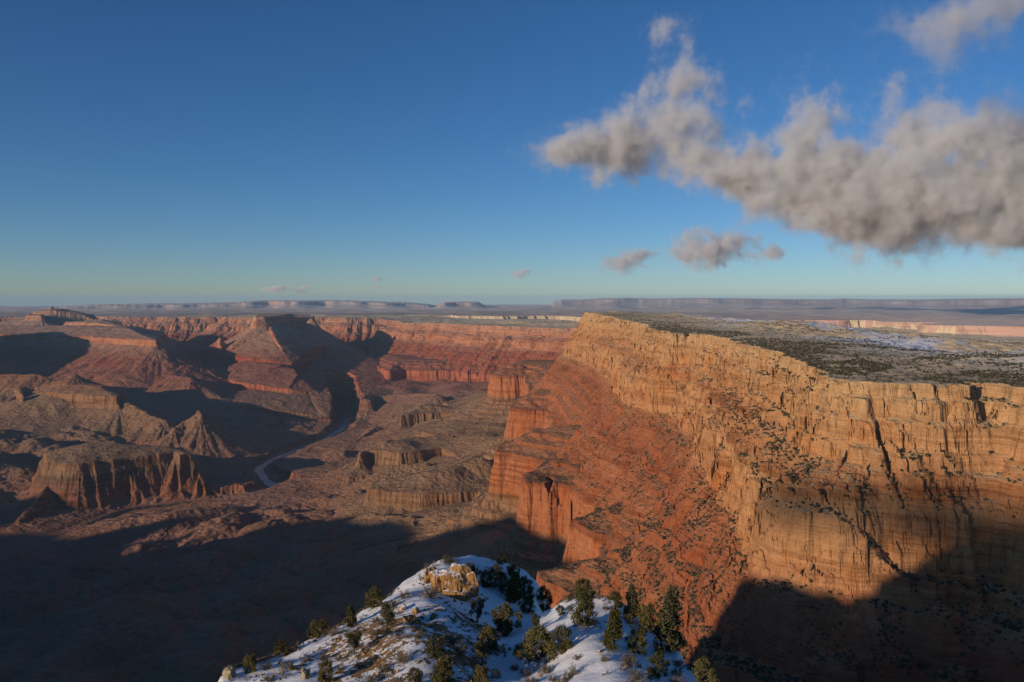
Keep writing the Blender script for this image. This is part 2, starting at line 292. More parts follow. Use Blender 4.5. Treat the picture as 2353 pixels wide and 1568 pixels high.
    d2 = d2 - (big * 0.15 + med * 0.6 * far + sml)
    d2 = d2 - rills(a2, np.clip(d2, 0, None), 1.15) * sstep(-30, 5, d2) * c2
    hump = (noise(x / 420, y / 420, 11) + 0.35) * 60 * sstep(0, 250, -d2)
    z2 = R2Z + dip * R2K + np.where(d2 < 0, np.minimum(-d2, 520) * 0.16 + hump, interp(T_TAP, d2))
    m = z2 > z; z = np.where(m, z2, z); owner[m] = 3
    # --- floor: red hills rising from the river
    dr = FR(x, y)
    rise = np.clip(dr - 70, 0, None)
    hill = (b(620, 12) * 120 - 22 + b(230, 13) * 42 - 9) * sstep(60, 700, rise) + (b(70, 14) * 13 - 4) * sstep(30, 300, rise)
    zb = RIVZ - 4 + np.minimum(rise, 60) * 0.12 + np.minimum(rise, 2400) * 0.105 + hill
    m = zb > z; z = np.where(m, zb, z); owner[m] = 0
    # --- hills and buttes
    for name, F, tz, prof, ri, cap, wp in FEATS:
        d, aa, cc = F(x, y, True)
        near = d < 1e4
        if not near.any(): continue
        d = d - (big * 0.18 + med * 0.75 + sml) * wp
        d = d - rills(aa, np.clip(d, 0, None), 0.55 + 0.55 * wp) * sstep(-30, 5, d) * cc
        if isinstance(tz, tuple):
            tz = np.interp(aa if tz[2] else np.where(aa > 20000, aa - 40000, aa), tz[0], tz[1]).astype(np.float32)
        zf = tz + np.where(d < 0, np.minimum(-d * ri, cap), interp(prof, d))
        m = (zf > z) & near; z = np.where(m, zf, z); owner[m] = NAMES.index(name)
    if fine:
        rough = np.isin(owner, ROUGH) & (r > 2200)
        rq = (b(190, 83) * 13 + b(66, 84) * 4.5 + b(27, 85) * 2.2 * (r < 7500) - 5) * sstep(40, 260, dr)
        z = np.where(rough, z - rq, z)
    # keep the river channel open
    q_ = np.clip(dr - 62 - b(60, 81) * 40 - b(190, 82) * 60 + 14, 0, 700); ch = RIVZ - 4 + q_ * .3 + (q_ / 80) ** 4 * 60 + 1500 * sstep(10600, 11600, y)
    z = np.where(dr < 500, np.minimum(z, ch), z)
    # --- far plain and its escarpment
    dfar = F_far(x, y) - (b(2600, 20) * 900 + b(900, 21) * 330 + b(330, 22) * 110 - 300)
    zfar = -500 - np.maximum(r - 12000, 0) * 0 + np.where(dfar < 0, 0, interp(T_FAR, dfar))
    zfar = zfar + (noise(x / 420, y / 420, 26) * 14 + noise(x / 1300, y / 1300, 27) * 22) * sstep(0, -400, dfar)
    isfar = (dfar < 260) & (r > 9000) & (zfar > z) & (x > -0.09 * y)
    z = np.where(isfar, zfar, z); owner[isfar] = 5
    rr = np.maximum(r - 9000, 0)
    fp = (r > 22000) & (y > 0)
    z = np.where(fp, -500 + 40 * noise(x / 9000, y / 9000, 23) * sstep(22000, 30000, r) + 45 * noise(x / 1500, y / 1500, 24) + 22 * noise(x / 600, y / 600, 25), z); owner[fp] = 5
    z = z - rr * rr / CURV
    if fp.any():
        az = CX + FPX * x / np.maximum(y, 1.0)
        for nm, D, depth, run, pts in FAR_CLIFFS:
            pa = np.array(pts, float)
            Df = D * K + noise(az / 60, r * 0 + 3.3, 40) * 1900 + noise(az / 17, r * 0 + 1.7, 41) * 220
            ty = np.interp(az, pa[:, 0], pa[:, 1]) + noise(az / 9, r * 0 + .3, 43) * 0.5
            t = (CY - ty) / FPX; c_, s_ = math.cos(PITCH), math.sin(PITCH)
            top = (-s_ + t * c_) / (c_ + t * s_) * D * K
            ins = (az > pa[0, 0]) & (az < pa[-1, 0]) & fp
            q = r - Df
            zz = np.where(q > 0, top - np.maximum(q - depth * K, 0) * .2, top + np.interp(-q, [0, run * .25, run], [0, -0.55, -1.0]) * np.maximum(top - z, 0))
            m = ins & (q > -run) & (zz > z)
            z = np.where(m, zz, z); owner[m] = NAMES.index(nm)
    z = z + noise(x / 26, y / 26, 15) * 1.6 * (r < 6000)
    if info: return z, owner, dip, d0
    return z
def F_far(x, y): return FF(np.minimum(x, 11000), np.minimum(y, 23500))

# ------------------------------------------------------------------ rim to the left of the frame: unseen, its crest shaped to throw the long shadows
def hit(px, py, r0=500.0, r1=16000.0, n=5000):
    d = ray(px, py); d = d / math.hypot(d[0], d[1])
    rr = np.exp(np.linspace(math.log(r0), math.log(r1), n))
    h = height(d[0] * rr, d[1] * rr, fine=False)
    i = int(np.argmax(h > d[2] * rr)); return d * rr[i]
CK = [(1985, 880), (1995, 905), (2010, 950), (2030, 985), (2043, 1010), (2042, 1050), (2060, 1090), (2085, 1150)]
CRACK = Field([tuple(hit(*q)[:2]) for q in CK], False, 150.0)
SH_L = [(20, 1225), (100, 1222), (190, 1235), (240, 1262), (275, 1280), (370, 1268), (425, 1250), (440, 1222), (470, 1198), (520, 1183), (580, 1200), (640, 1188), (747, 1194), (788, 1189), (818, 1182), (826, 1196), (857, 1201), (903, 1196), (957, 1204), (972, 1243), (1028, 1218), (1108, 1199), (1177, 1189), (1189, 1179), (1199, 1194), (1211, 1209), (1226, 1221), (1292, 1238)]
SH_R = [(1700, 1340), (1780, 1310), (1880, 1325), (1960, 1360), (2020, 1374), (2089, 1329), (2206, 1262), (2353, 1190)]
def rim_cross(P, line):                                 # where the way back to the sun crosses the rim line
    ux, uy = SUN[0], SUN[1]; best = None
    for (x0, y0), (x1, y1) in zip(line[:-1], line[1:]):
        ex, ey = x1 - x0, y1 - y0; den = ux * ey - uy * ex
        if abs(den) < 1e-9: continue
        s = ((x0 - P[0]) * ey - (y0 - P[1]) * ex) / den; t = ((x0 - P[0]) * uy - (y0 - P[1]) * ux) / den
        if s > 0 and 0 <= t <= 1: best = s if best is None else min(best, s)
    return best
cu, cz = [], []
for px, py in SH_L:
    P = hit(px, py)
    s = rim_cross(P, rim_0[:10])
    if s is None: print('no cross', px, py, P); continue
    zc = P[2] + s * SUN[2]
    cu.append(perp(P[0], P[1])); cz.append(zc)
for u_, z_ in ((-5750, -330), (-6050, -90), (-7400, -60), (-1560, -120), (-1500, -290), (-820, -290), (-780, -120), (-760, 0), (-735, 40), (-690, 28), (-640, 32), (-600, 8), (-560, -14), (-535, -10), (-505, 22), (-467, 50), (-430, 58), (-396, 95), (-330, 92), (-270, -140), (100, -160)): cu.append(u_); cz.append(z_)
o = np.argsort(cu); cu, cz = np.array(cu)[o], np.array(cz)[o]
_u = np.arange(-7000, 600, 12.0); _z = np.interp(_u, cu, cz); _k = np.hanning(9); _k /= _k.sum()
CREST = (_u[4:-4], np.convolve(_z, _k, 'valid'))
print('crest', time.time() - T0)

# ------------------------------------------------------------------ materials
class NT:
    def __init__(s, name):
        s.m = bpy.data.materials.new(name); s.m.use_nodes = True; s.t = s.m.node_tree; s.t.nodes.clear()
    def n(s, typ, ins=None, **kw):
        nd = s.t.nodes.new(typ)
        for k, v in kw.items(): setattr(nd, k, v)
        for k, v in (ins or {}).items():
            if isinstance(v, bpy.types.NodeSocket): s.t.links.new(v, nd.inputs[k])
            else: nd.inputs[k].default_value = (*v, 1.0) if isinstance(v, tuple) and len(v) == 3 and nd.inputs[k].type == 'RGBA' else v
        return nd
    def math(s, op, a, b=0.0, c=0.0, clamp=False): return s.n('ShaderNodeMath', {0: a, 1: b, 2: c}, operation=op, use_clamp=clamp).outputs[0]
    def mix(s, f, a, b, mode='MIX'):
        nd = s.n('ShaderNodeMix', data_type='RGBA', blend_type=mode)
        for k, v in ((0, f), (6, a), (7, b)):
            if isinstance(v, bpy.types.NodeSocket): s.t.links.new(v, nd.inputs[k])
            else: nd.inputs[k].default_value = v if k == 0 else (*v, 1.0)
        return nd.outputs[2]
    def ramp(s, f, stops, interp='LINEAR'):
        nd = s.n('ShaderNodeValToRGB', {0: f}); cr = nd.color_ramp; cr.interpolation = interp
        while len(cr.elements) < len(stops): cr.elements.new(0.5)
        for e, (p, c) in zip(cr.elements, stops): e.position = p; e.color = (*c, 1.0) if len(c) == 3 else c
        return nd.outputs[0]
    def noise(s, vec, scale, detail=4.0, rough=0.55):
        return s.n('ShaderNodeTexNoise', {'Vector': vec, 'Scale': scale, 'Detail': detail, 'Roughness': rough}).outputs[0]
    def smooth(s, v, a, b): return s.n('ShaderNodeMapRange', {0: v, 1: a, 2: b, 3: 0.0, 4: 1.0}, interpolation_type='SMOOTHSTEP').outputs[0]
    def scale(s, vec, sc3): return s.n('ShaderNodeVectorMath', {0: vec, 1: sc3}, operation='MULTIPLY').outputs[0]
    def out(s, col, rough=0.95, bump=None, spec=0.1):
        b = s.n('ShaderNodeBsdfPrincipled', {'Base Color': col, 'Roughness': rough, 'Specular IOR Level': spec})
        if bump is not None: s.t.links.new(bump, b.inputs['Normal'])
        o = s.n('ShaderNodeOutputMaterial'); s.t.links.new(b.outputs[0], o.inputs[0]); return s.m
def grey(v): return (v, v, v)

def rock_material():
    N = NT('layered_canyon_rock'); geo = N.n('ShaderNodeNewGeometry'); pos = geo.outputs['Position']
    nz = N.n('ShaderNodeSeparateXYZ', {0: geo.outputs['True Normal']}).outputs[2]
    pz = N.n('ShaderNodeSeparateXYZ', {0: pos}).outputs[2]
    dip = N.n('ShaderNodeAttribute', attribute_name='dip').outputs['Fac']
    lev = N.math('SUBTRACT', N.math('SUBTRACT', pz, dip), RIMZ)            # level below the rim bed
    warp = N.noise(pos, 0.004, 3.0); lev = N.math('ADD', lev, N.math('MULTIPLY', N.math('SUBTRACT', warp, 0.5), 34.0))
    f = N.math('DIVIDE', N.math('ADD', lev, 1400.0), 1450.0, clamp=True)
    def L(v): return (v + 1400.0) / 1450.0
    col = N.ramp(f, [(L(-1400), (.27, .125, .08)), (L(-1230), (.28, .13, .08)), (L(-1100), (.17, .11, .07)), (L(-1080), (.26, .17, .10)), (L(-995), (.29, .17, .10)), (L(-980), (.28, .175, .105)), (L(-850), (.30, .175, .10)), (L(-795), (.30, .17, .09)), (L(-770), (.42, .165, .075)), (L(-620), (.44, .18, .085)), (L(-600), (.33, .125, .06)), (L(-480), (.37, .15, .075)), (L(-400), (.33, .115, .055)), (L(-310), (.36, .15, .075)), (L(-290), (.50, .26, .125)), (L(-180), (.50, .285, .14)), (L(-150), (.41, .20, .095)), (L(-110), (.49, .27, .13)), (L(-20), (.51, .325, .17)), (L(20), (.50, .36, .21))])
    # beds of uneven thickness, fading out in the massive parts
    st = N.noise(N.scale(pos, (0.0016, 0.0016, 0.035)), 1.0, 6.0, 0.7)
    st2 = N.noise(N.scale(pos, (0.006, 0.006, 0.26)), 1.0, 4.0, 0.6)
    mass = N.noise(pos, 0.0045, 4.0, 0.6)
    bed = N.math('ADD', N.math('MULTIPLY', st, 0.8), N.math('MULTIPLY', st2, 0.3))
    bandf = N.math('MULTIPLY', N.smooth(bed, 0.50, 0.66), N.math('ADD', 0.42, N.math('MULTIPLY', N.smooth(mass, .40, .62), 0.58)))
    col = N.mix(bandf, N.mix(1.0, col, (1.10, 1.02, .94), 'MULTIPLY'), N.mix(1.0, col, (.60, .46, .38), 'MULTIPLY'))
    # rusty and pale weathering in broad irregular patches
    wz = N.noise(N.scale(pos, (.012, .012, .007)), 1.0, 6.0, .65)
    col = N.mix(N.smooth(wz, .48, .70), col, N.mix(1.0, col, (1.0, .80, .60), 'MULTIPLY'))
    col = N.mix(N.math('MULTIPLY', N.smooth(wz, .46, .30), .5), col, N.mix(1.0, col, (1.12, 1.12, 1.08), 'MULTIPLY'))
    # vertical varnish streaks and joints on steep faces
    steep = N.smooth(nz, 0.80, 0.45)
    vs = N.noise(N.scale(pos, (0.05, 0.05, 0.006)), 1.0, 6.0, 0.65)
    col = N.mix(N.math('MULTIPLY', N.smooth(vs, 0.54, 0.70), N.math('MULTIPLY', steep, 0.28)), col, N.mix(1.0, col, (.50, .38, .33), 'MULTIPLY'))
    # talus and soil on the gentler ground
    big = N.noise(pos, 0.0035, 5.0, 0.6); sm = N.noise(pos, 0.045, 5.0, 0.65)
    tal = N.ramp(f, [(L(-1400), (.36, .18, .115)), (L(-1180), (.33, .175, .11)), (L(-1090), (.32, .19, .115)), (L(-830), (.34, .205, .115)), (L(-740), (.34, .175, .095)), (L(-420), (.35, .17, .09)), (L(-300), (.39, .24, .13)), (L(-120), (.44, .31, .18)), (L(0), (.42, .33, .21))])
    tal = N.mix(N.smooth(big, .40, .62), tal, N.mix(1.0, tal, (.86, .84, .78), 'MULTIPLY'))
    flat = N.math('MULTIPLY', N.smooth(nz, 0.62, 0.86), N.math('ADD', 0.62, N.math('MULTIPLY', sm, 0.5)), clamp=True)
    col = N.mix(flat, col, tal)
    col = N.mix(1.0, col, N.ramp(sm, [(0.3, grey(.80)), (0.7, grey(1.18))]), 'MULTIPLY')
    # the northern walls are a cooler pinkish red
    col = N.mix(N.smooth(dip, -70, -220), col, N.mix(1.0, col, (.92, .80, .98), 'MULTIPLY'))
    # patches of scrub and grey rubble
    sp = N.noise(pos, 0.11, 3.0, 0.7)
    veg = N.math('MULTIPLY', N.smooth(sp, .58, .68), N.math('MULTIPLY', N.smooth(nz, .5, .8), N.smooth(big, .38, .6)))
    col = N.mix(N.math('MULTIPLY', veg, 0.42), col, (.095, .078, .046))
    pxy = N.n('ShaderNodeSeparateXYZ', {0: pos})               # old snow on the shaded ground close under the rim
    snz = N.math('MULTIPLY', N.math('MULTIPLY', N.smooth(pxy.outputs[1], 950, 500), N.smooth(pxy.outputs[0], 230, 330)), N.math('MULTIPLY', N.smooth(N.noise(pos, .018, 6.0, .65), .50, .57), N.smooth(nz, .35, .6)))
    col = N.mix(snz, col, (.82, .82, .84))
    bh = N.math('ADD', N.math('MULTIPLY', vs, 3.5), N.math('ADD', N.math('MULTIPLY', st, 12.0), N.math('ADD', N.math('MULTIPLY', st2, 5.0), N.math('MULTIPLY', N.noise(pos, 0.04, 6.0, .62), 7.0))))
    bh = N.math('ADD', bh, N.math('MULTIPLY', N.noise(pos, .011, 5.0, .65), 22.0))
    bump = N.n('ShaderNodeBump', {'Height': bh, 'Strength': 0.75, 'Distance': 1.6}).outputs[0]
    return N.out(col, 0.95, bump)
def plateau_material():
    N = NT('high_desert_ground'); geo = N.n('ShaderNodeNewGeometry'); pos = geo.outputs['Position']
    nrm = N.n('ShaderNodeSeparateXYZ', {0: geo.outputs['True Normal']})
    big = N.noise(pos, 0.0016, 5.0, .6); med = N.noise(pos, .012, 5.0, .6); sm = N.noise(pos, .09, 4.0, .65)
    col = N.ramp(med, [(.3, (.62, .46, .27)), (.55, (.70, .53, .32)), (.75, (.58, .44, .27))])
    # scrub belts
    sc_ = N.math('MULTIPLY', N.smooth(big, .52, .60), N.smooth(sm, .40, .60))
    col = N.mix(N.math('MULTIPLY', sc_, .85), col, (.10, .088, .055))
    # old snow lying on slopes turned from the sun
    east = N.math('ADD', nrm.outputs[0], N.math('MULTIPLY', nrm.outputs[1], .4))
    px = N.n('ShaderNodeSeparateXYZ', {0: pos})
    zone = N.math('MULTIPLY', N.smooth(px.outputs[0], 800, 1300), N.smooth(px.outputs[1], 7000, 4500))
    sn = N.math('MULTIPLY', N.smooth(N.math('ADD', N.noise(pos, .0015, 4.0, .5), N.math('MULTIPLY', east, .25)), .43, .52), zone)
    sn = N.math('MULTIPLY', sn, N.smooth(sm, .70, .58))
    col = N.mix(sn, col, (.80, .80, .82))
    bump = N.n('ShaderNodeBump', {'Height': N.math('MULTIPLY', sm, 4.0), 'Strength': .6, 'Distance': 1.0}).outputs[0]
    return N.out(col, .95, bump)
def plain_material():
    N = NT('painted_desert_ground'); geo = N.n('ShaderNodeNewGeometry'); pos = geo.outputs['Position']
    nz = N.n('ShaderNodeSeparateXYZ', {0: geo.outputs['True Normal']}).outputs[2]
    p2 = N.scale(pos, (1.0, .45, 1.0)); px = N.n('ShaderNodeSeparateXYZ', {0: pos})
    a = N.noise(p2, .00016, 6.0, .6); b = N.noise(p2, .0009, 5.0, .6)
    col = N.ramp(a, [(.30, (.50, .36, .29)), (.45, (.64, .48, .38)), (.58, (.70, .54, .43)), (.72, (.56, .40, .32))])
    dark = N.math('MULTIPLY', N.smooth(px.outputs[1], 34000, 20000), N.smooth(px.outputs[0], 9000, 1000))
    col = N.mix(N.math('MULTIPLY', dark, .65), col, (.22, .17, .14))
    col = N.mix(1.0, col, N.ramp(b, [(.3, grey(.78)), (.7, grey(1.2))]), 'MULTIPLY')
    st = N.noise(N.scale(pos, (.0008, .0008, .03)), 1.0, 4.0)
    col = N.mix(N.smooth(nz, .96, .85), col, N.ramp(st, [(.35, (.50, .27, .19)), (.65, (.62, .38, .28))]))
    return N.out(col, .95)
M_ROCK, M_PLAT, M_PLAIN = rock_material(), plateau_material(), plain_material()

# ------------------------------------------------------------------ terrain sheets
def build_terrain():
    th = np.concatenate([np.linspace(R(-142), R(-41), 300, endpoint=False), np.linspace(R(-41), R(41), 1300)]).astype(np.float64)
    def rows(a, b, s): return np.exp(np.arange(math.log(a), math.log(b), s))
    rr = np.concatenate([rows(230, 900, .0035), rows(900, 7000, .00125), rows(7000, 18500, .0014), rows(18500, 26000, .004), rows(26000, 82000, .006), [82000.]])
    print('grid', len(th), len(rr))
    TH, RR = np.meshgrid(th, rr)
    X = (np.sin(TH) * RR).astype(np.float32); Y = (np.cos(TH) * RR).astype(np.float32)
    Z = np.empty(X.shape, np.float32); O = np.empty(X.shape, np.int8); DP = np.empty(X.shape, np.float32)
    for k in range(0, len(rr), 200):
        s = slice(k, k + 200)
        z, o, d, _ = height(X[s], Y[s], True, True); Z[s] = z; O[s] = o; DP[s] = d
    print('heights', time.time() - T0)
    nc = len(th); idx = np.arange(X.size, dtype=np.int32).reshape(X.shape)
    q = np.stack([idx[:-1, :-1], idx[:-1, 1:], idx[1:, 1:], idx[1:, :-1]], -1).reshape(-1, 4)[:, ::-1]
    fo = O[:-1, :-1].ravel()
    co = np.stack([X.ravel(), Y.ravel(), Z.ravel()], 1); dp = DP.ravel()
    for k, nm in enumerate(NAMES):
        qs = q[fo == k]
        if not len(qs): continue
        used = np.zeros(len(co), bool); used[qs.ravel()] = True
        remap = np.cumsum(used, dtype=np.int32) - 1
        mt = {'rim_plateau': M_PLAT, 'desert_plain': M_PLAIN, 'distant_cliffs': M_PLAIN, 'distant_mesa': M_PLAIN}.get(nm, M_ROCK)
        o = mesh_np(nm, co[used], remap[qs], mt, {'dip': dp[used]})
        tag(o, LABELS.get(nm), CATS.get(nm), kind='structure')
    print('terrain', time.time() - T0)
LABELS = {'canyon_floor': 'reddish brown hills and sandy ground along the river at the canyon bottom',
          'canyon_wall': 'tall banded orange and tan cliff wall below the plateau rim',
          'redwall_bench': 'sheer orange red cliffs with flat red benches halfway up the canyon',
          'canyon_bench': 'grey green benches edged by short brown ledge cliffs above the red hills',
          'rim_plateau': 'scrubby tan plateau with old snow patches above the cliff rim',
          'desert_plain': 'wide pinkish desert plain reaching to the horizon',
          'butte': 'tall flat topped butte with one side in deep shadow, left of the river',
          'mesa': 'rounded grey brown mesa with a pale cliff band at the left edge',
          'fluted_mesa': 'dark fluted cliff mesa with slanting top beside the river',
          'spur': 'eroded ridges running down from the pale banded mesa',
          'pinnacle': 'pointed rock pinnacle with eroded ridges standing in the shadowed valley',
          'temple': 'distant stepped red peaks and buttes at the far left skyline',
          'bench': 'distant gullied grey slopes under a long thin cliff band at the left'}
LABELS.update(distant_cliffs='long low line of pink cliffs along the far horizon', distant_mesa='small dark flat topped mesa on the far plain')
CATS = {'distant_cliffs': 'cliffs', 'distant_mesa': 'mesa', 'canyon_floor': 'canyon floor', 'canyon_wall': 'canyon wall', 'redwall_bench': 'red cliffs', 'canyon_bench': 'rock bench', 'rim_plateau': 'plateau', 'desert_plain': 'plain', 'butte': 'butte', 'mesa': 'mesa', 'fluted_mesa': 'mesa', 'spur': 'ridge', 'pinnacle': 'rock pinnacle', 'temple': 'peaks', 'bench': 'slopes'}
build_terrain()
# ------------------------------------------------------------------ snowy spur in the foreground
FG_EDGE = [(500, 1585, -51), (520, 1548, -52), (580, 1522, -53.5), (640, 1500, -54.5), (720, 1470, -55.5), (790, 1428, -56), (850, 1393, -56.3), (905, 1358, -56), (950, 1325, -55.3), (990, 1298, -54), (1030, 1284, -53.5), (1100, 1273, -53.7), (1150, 1285, -56.5), (1200, 1312, -58.5), (1228, 1345, -60), (1232, 1400, -60), (1250, 1425, -57.5), (1275, 1400, -53), (1310, 1378, -50.5), (1345, 1362, -48.6), (1400, 1385, -48), (1450, 1412, -48), (1500, 1445, -48.3), (1550, 1485, -48.3), (1590, 1530, -48), (1612, 1572, -47.5)]
FG_IN = [(700, 1568, -50), (800, 1568, -48.6), (900, 1568, -47.5), (1000, 1568, -47.3), (800, 1500, -50), (900, 1500, -47.6), (950, 1420, -48.7), (1000, 1470, -46.8), (1060, 1500, -48.3), (1020, 1392, -48.6), (1085, 1430, -52), (1040, 1385, -51), (1040, 1308, -52.5), (1110, 1330, -55.8), (1120, 1420, -54.8), (1170, 1470, -54), (1150, 1530, -51), (1190, 1400, -58.5), (1230, 1450, -50.5), (1300, 1440, -47), (1350, 1470, -45.4), (1400, 1480, -45.2), (1250, 1500, -48.5), (1200, 1568, -49), (1300, 1568, -46), (1400, 1568, -44.4), (1500, 1568, -45.2), (1450, 1500, -46.8), (1220, 1520, -49.5), (560, 1760, -46), (850, 1760, -44), (1200, 1760, -44.5), (1500, 1760, -41.5), (1700, 1760, -44)]
_P = np.array([at_z(*q) for q in FG_EDGE + FG_IN])
def _tps_fit(P, lam=0.4):
    n = len(P); d = np.hypot(P[:, None, 0] - P[None, :, 0], P[:, None, 1] - P[None, :, 1]) / 50
    Km = np.where(d > 0, d * d * np.log(d + 1e-12), 0) + np.eye(n) * lam * 0.01
    Q = np.c_[np.ones(n), P[:, :2] / 50]
    A = np.block([[Km, Q], [Q.T, np.zeros((3, 3))]])
    return np.linalg.solve(A, np.r_[P[:, 2], 0, 0, 0])
_W = _tps_fit(_P)
_OUT = [tuple(p[:2]) for p in _P[:len(FG_EDGE)]] + [(34, 62), (30, 20), (-30, 20), (-44, 62)]
def fg_height(x, y):
    x = np.asarray(x, np.float64); y = np.asarray(y, np.float64); z = np.full(x.shape, _W[-3]) + _W[-2] * x / 50 + _W[-1] * y / 50
    for (px, py, _), w in zip(_P, _W):
        d = np.hypot(x - px, y - py) / 50; z = z + w * d * d * np.log(d + 1e-12)
    sd = seg_dist(x, y, _OUT, True).astype(np.float64) + noise(x / 7, y / 7, 61) * 1.6 + noise(x / 2.5, y / 2.5, 62) * .5
    o = np.clip(sd, 0, None)
    z = np.where(sd > 25, np.minimum(z, -60.), z)
    z = z - o * 1.15 - np.minimum(o, 14) * 0.5
    z = z + noise(x / 11, y / 11, 63) * .7 + noise(x / 3.6, y / 3.6, 64) * .28 + np.abs(noise(x / 1.3, y / 1.3, 65)) * .10
    return z
def fg_hit(px, py):
    d = ray(px, py); d = d / math.hypot(d[0], d[1]); rr = np.linspace(60, 205, 1500)
    gap = d[2] * rr - fg_height(d[0] * rr, d[1] * rr); k = np.where(gap < 0)[0]
    i = int(k[0]) if len(k) else int(np.argmin(gap))
    x, y = d[0] * rr[i], d[1] * rr[i]; return np.array([x, y, float(fg_height(np.array([x]), np.array([y]))[0])])
def spur_material():
    N = NT('snowy_spur_ground'); geo = N.n('ShaderNodeNewGeometry'); pos = geo.outputs['Position']
    nz = N.n('ShaderNodeSeparateXYZ', {0: geo.outputs['Normal']}).outputs[2]
    px = N.n('ShaderNodeSeparateXYZ', {0: pos})
    n1 = N.noise(pos, .16, 6.0, .62); n2 = N.noise(pos, .9, 5.0, .65); n3 = N.noise(pos, 4.0, 4.0, .6)
    soil = N.ramp(n2, [(.3, (.20, .115, .055)), (.5, (.36, .20, .085)), (.7, (.44, .27, .12))])
    soil = N.mix(N.smooth(n3, .52, .62), soil, (.12, .085, .05))
    cover = N.n('ShaderNodeAttribute', attribute_name='snow').outputs['Fac']
    lvl = N.math('ADD', N.math('ADD', N.math('MULTIPLY', n1, .55), N.math('MULTIPLY', n2, .62)), N.math('MULTIPLY', N.math('SUBTRACT', cover, .5), .55))
    lvl = N.math('ADD', lvl, N.math('MULTIPLY', N.math('SUBTRACT', nz, .85), .35))
    mask = N.smooth(lvl, .565, .595)
    col = N.mix(mask, soil, (.86, .85, .86))
    h = N.math('ADD', N.math('MULTIPLY', mask, .14), N.math('ADD', N.math('MULTIPLY', n2, N.math('SUBTRACT', .5, N.math('MULTIPLY', mask, .38))), N.math('MULTIPLY', n3, N.math('SUBTRACT', .16, N.math('MULTIPLY', mask, .13)))))
    bump = N.n('ShaderNodeBump', {'Height': h, 'Strength': .9, 'Distance': 1.0}).outputs[0]
    return N.out(col, .8, bump, .2)
M_SPUR = spur_material()
def build_spur():
    g = 0.33; xs = np.arange(-95, 95, g); ys = np.arange(22, 260, g); X, Y = np.meshgrid(xs, ys); Z = fg_height(X, Y)
    pr = CX + FPX * X / Y; dd = np.hypot(X, Y)
    cov = np.interp(pr, [500, 640, 800, 1000, 1120, 1200, 1300, 1700], [.74, .55, .41, .41, .48, .78, .95, .85]) + .25 * sstep(118, 140, dd)
    idx = np.arange(X.size).reshape(X.shape)
    q = np.stack([idx[:-1, :-1], idx[:-1, 1:], idx[1:, 1:], idx[1:, :-1]], -1)
    keep = (Z[:-1, :-1] > -175); q = q[keep]
    o = mesh_np('snowy_spur', np.stack([X.ravel(), Y.ravel(), Z.ravel()], 1), q.reshape(-1, 4), M_SPUR, {'snow': cov.ravel()}, smooth=True)
    tag(o, 'snow patched rocky spur with orange soil below the viewpoint', 'ridge', kind='structure')
build_spur()
print('spur', time.time() - T0)

# ------------------------------------------------------------------ rocks, trees and bushes on the spur
def rock_mat(name, c0, c1, snowcap):
    N = NT(name); geo = N.n('ShaderNodeNewGeometry'); pos = geo.outputs['Position']
    nz = N.n('ShaderNodeSeparateXYZ', {0: geo.outputs['Normal']}).outputs[2]
    n1 = N.noise(pos, .7, 6.0, .65); n2 = N.noise(N.scale(pos, (2.2, 2.2, .6)), 1.0, 5.0, .6)
    col = N.ramp(n1, [(.3, c0), (.7, c1)]); col = N.mix(N.smooth(n2, .52, .66), col, N.mix(1.0, col, (.45, .38, .34), 'MULTIPLY'))
    if snowcap: col = N.mix(N.smooth(N.math('ADD', nz, N.math('MULTIPLY', n1, .3)), .92, 1.0), col, (.86, .85, .86))
    bump = N.n('ShaderNodeBump', {'Height': N.math('ADD', n1, N.math('MULTIPLY', n2, .8)), 'Strength': .8, 'Distance': .5}).outputs[0]
    return N.out(col, .95, bump)
M_OUT = rock_mat('orange_ledge_rock', (.30, .155, .06), (.52, .30, .12), True)
M_BLD = rock_mat('orange_boulder_rock', (.36, .19, .075), (.56, .33, .14), False)
M_PALE = rock_mat('pale_boulder_rock', (.33, .27, .17), (.52, .43, .27), False)
def noise3(p, s, seed): return (noise(p[:, 0] * s + 7.1 * seed, p[:, 1] * s + p[:, 2] * s * .7, seed) + noise(p[:, 1] * s - 3.7, p[:, 2] * s * 1.1 + p[:, 0] * s * .35, seed + 9)) * .5
import bmesh
def ico(sub):
    bm = bmesh.new(); bmesh.ops.create_icosphere(bm, subdivisions=sub, radius=1.0)
    v = np.array([x.co[:] for x in bm.verts]); f = np.array([[y.index for y in x.verts] for x in bm.faces]); bm.free(); return v, f
def rock_verts(seed, dims, sub=4, box=.62, amp=.22, flute=0.0):
    v, f = ico(sub); rs = np.random.RandomState(seed)
    m = np.max(np.abs(v), axis=1, keepdims=True); w = v * (1 - box) + (v / m) * box * .8
    for k in range(9):                                    # cut random flat facets
        n_ = rs.normal(size=3); n_ /= np.linalg.norm(n_); c = rs.uniform(.55, .8); dd = w @ n_
        w = w - np.clip(dd - c, 0, None)[:, None] * n_ * .9
    a = noise3(w, 1.7, seed) * amp + noise3(w, 4.5, seed + 3) * amp * .4
    w = w * (1 + a[:, None])
    if flute: 
        an = np.arctan2(w[:, 1], w[:, 0]); w[:, :2] *= (1 + flute * (np.abs(noise(an * 6, w[:, 2] * .6, seed + 5)) - .2))[:, None]
    return w * np.array(dims), f
def add_rock(name, px, py, dims, seed, mat, label, cat, group=None, sink=.25, sub=4, **kw):
    v, f = rock_verts(seed, dims, sub, **kw); p = fg_hit(px, py)
    o = mesh_np(name, v, f, mat); o.location = (p[0], p[1], p[2] + dims[2] * (1 - 2 * sink) * .5 + dims[2] * .2); o.rotation_euler[2] = seed * 1.3
    return tag(o, label, cat, group)
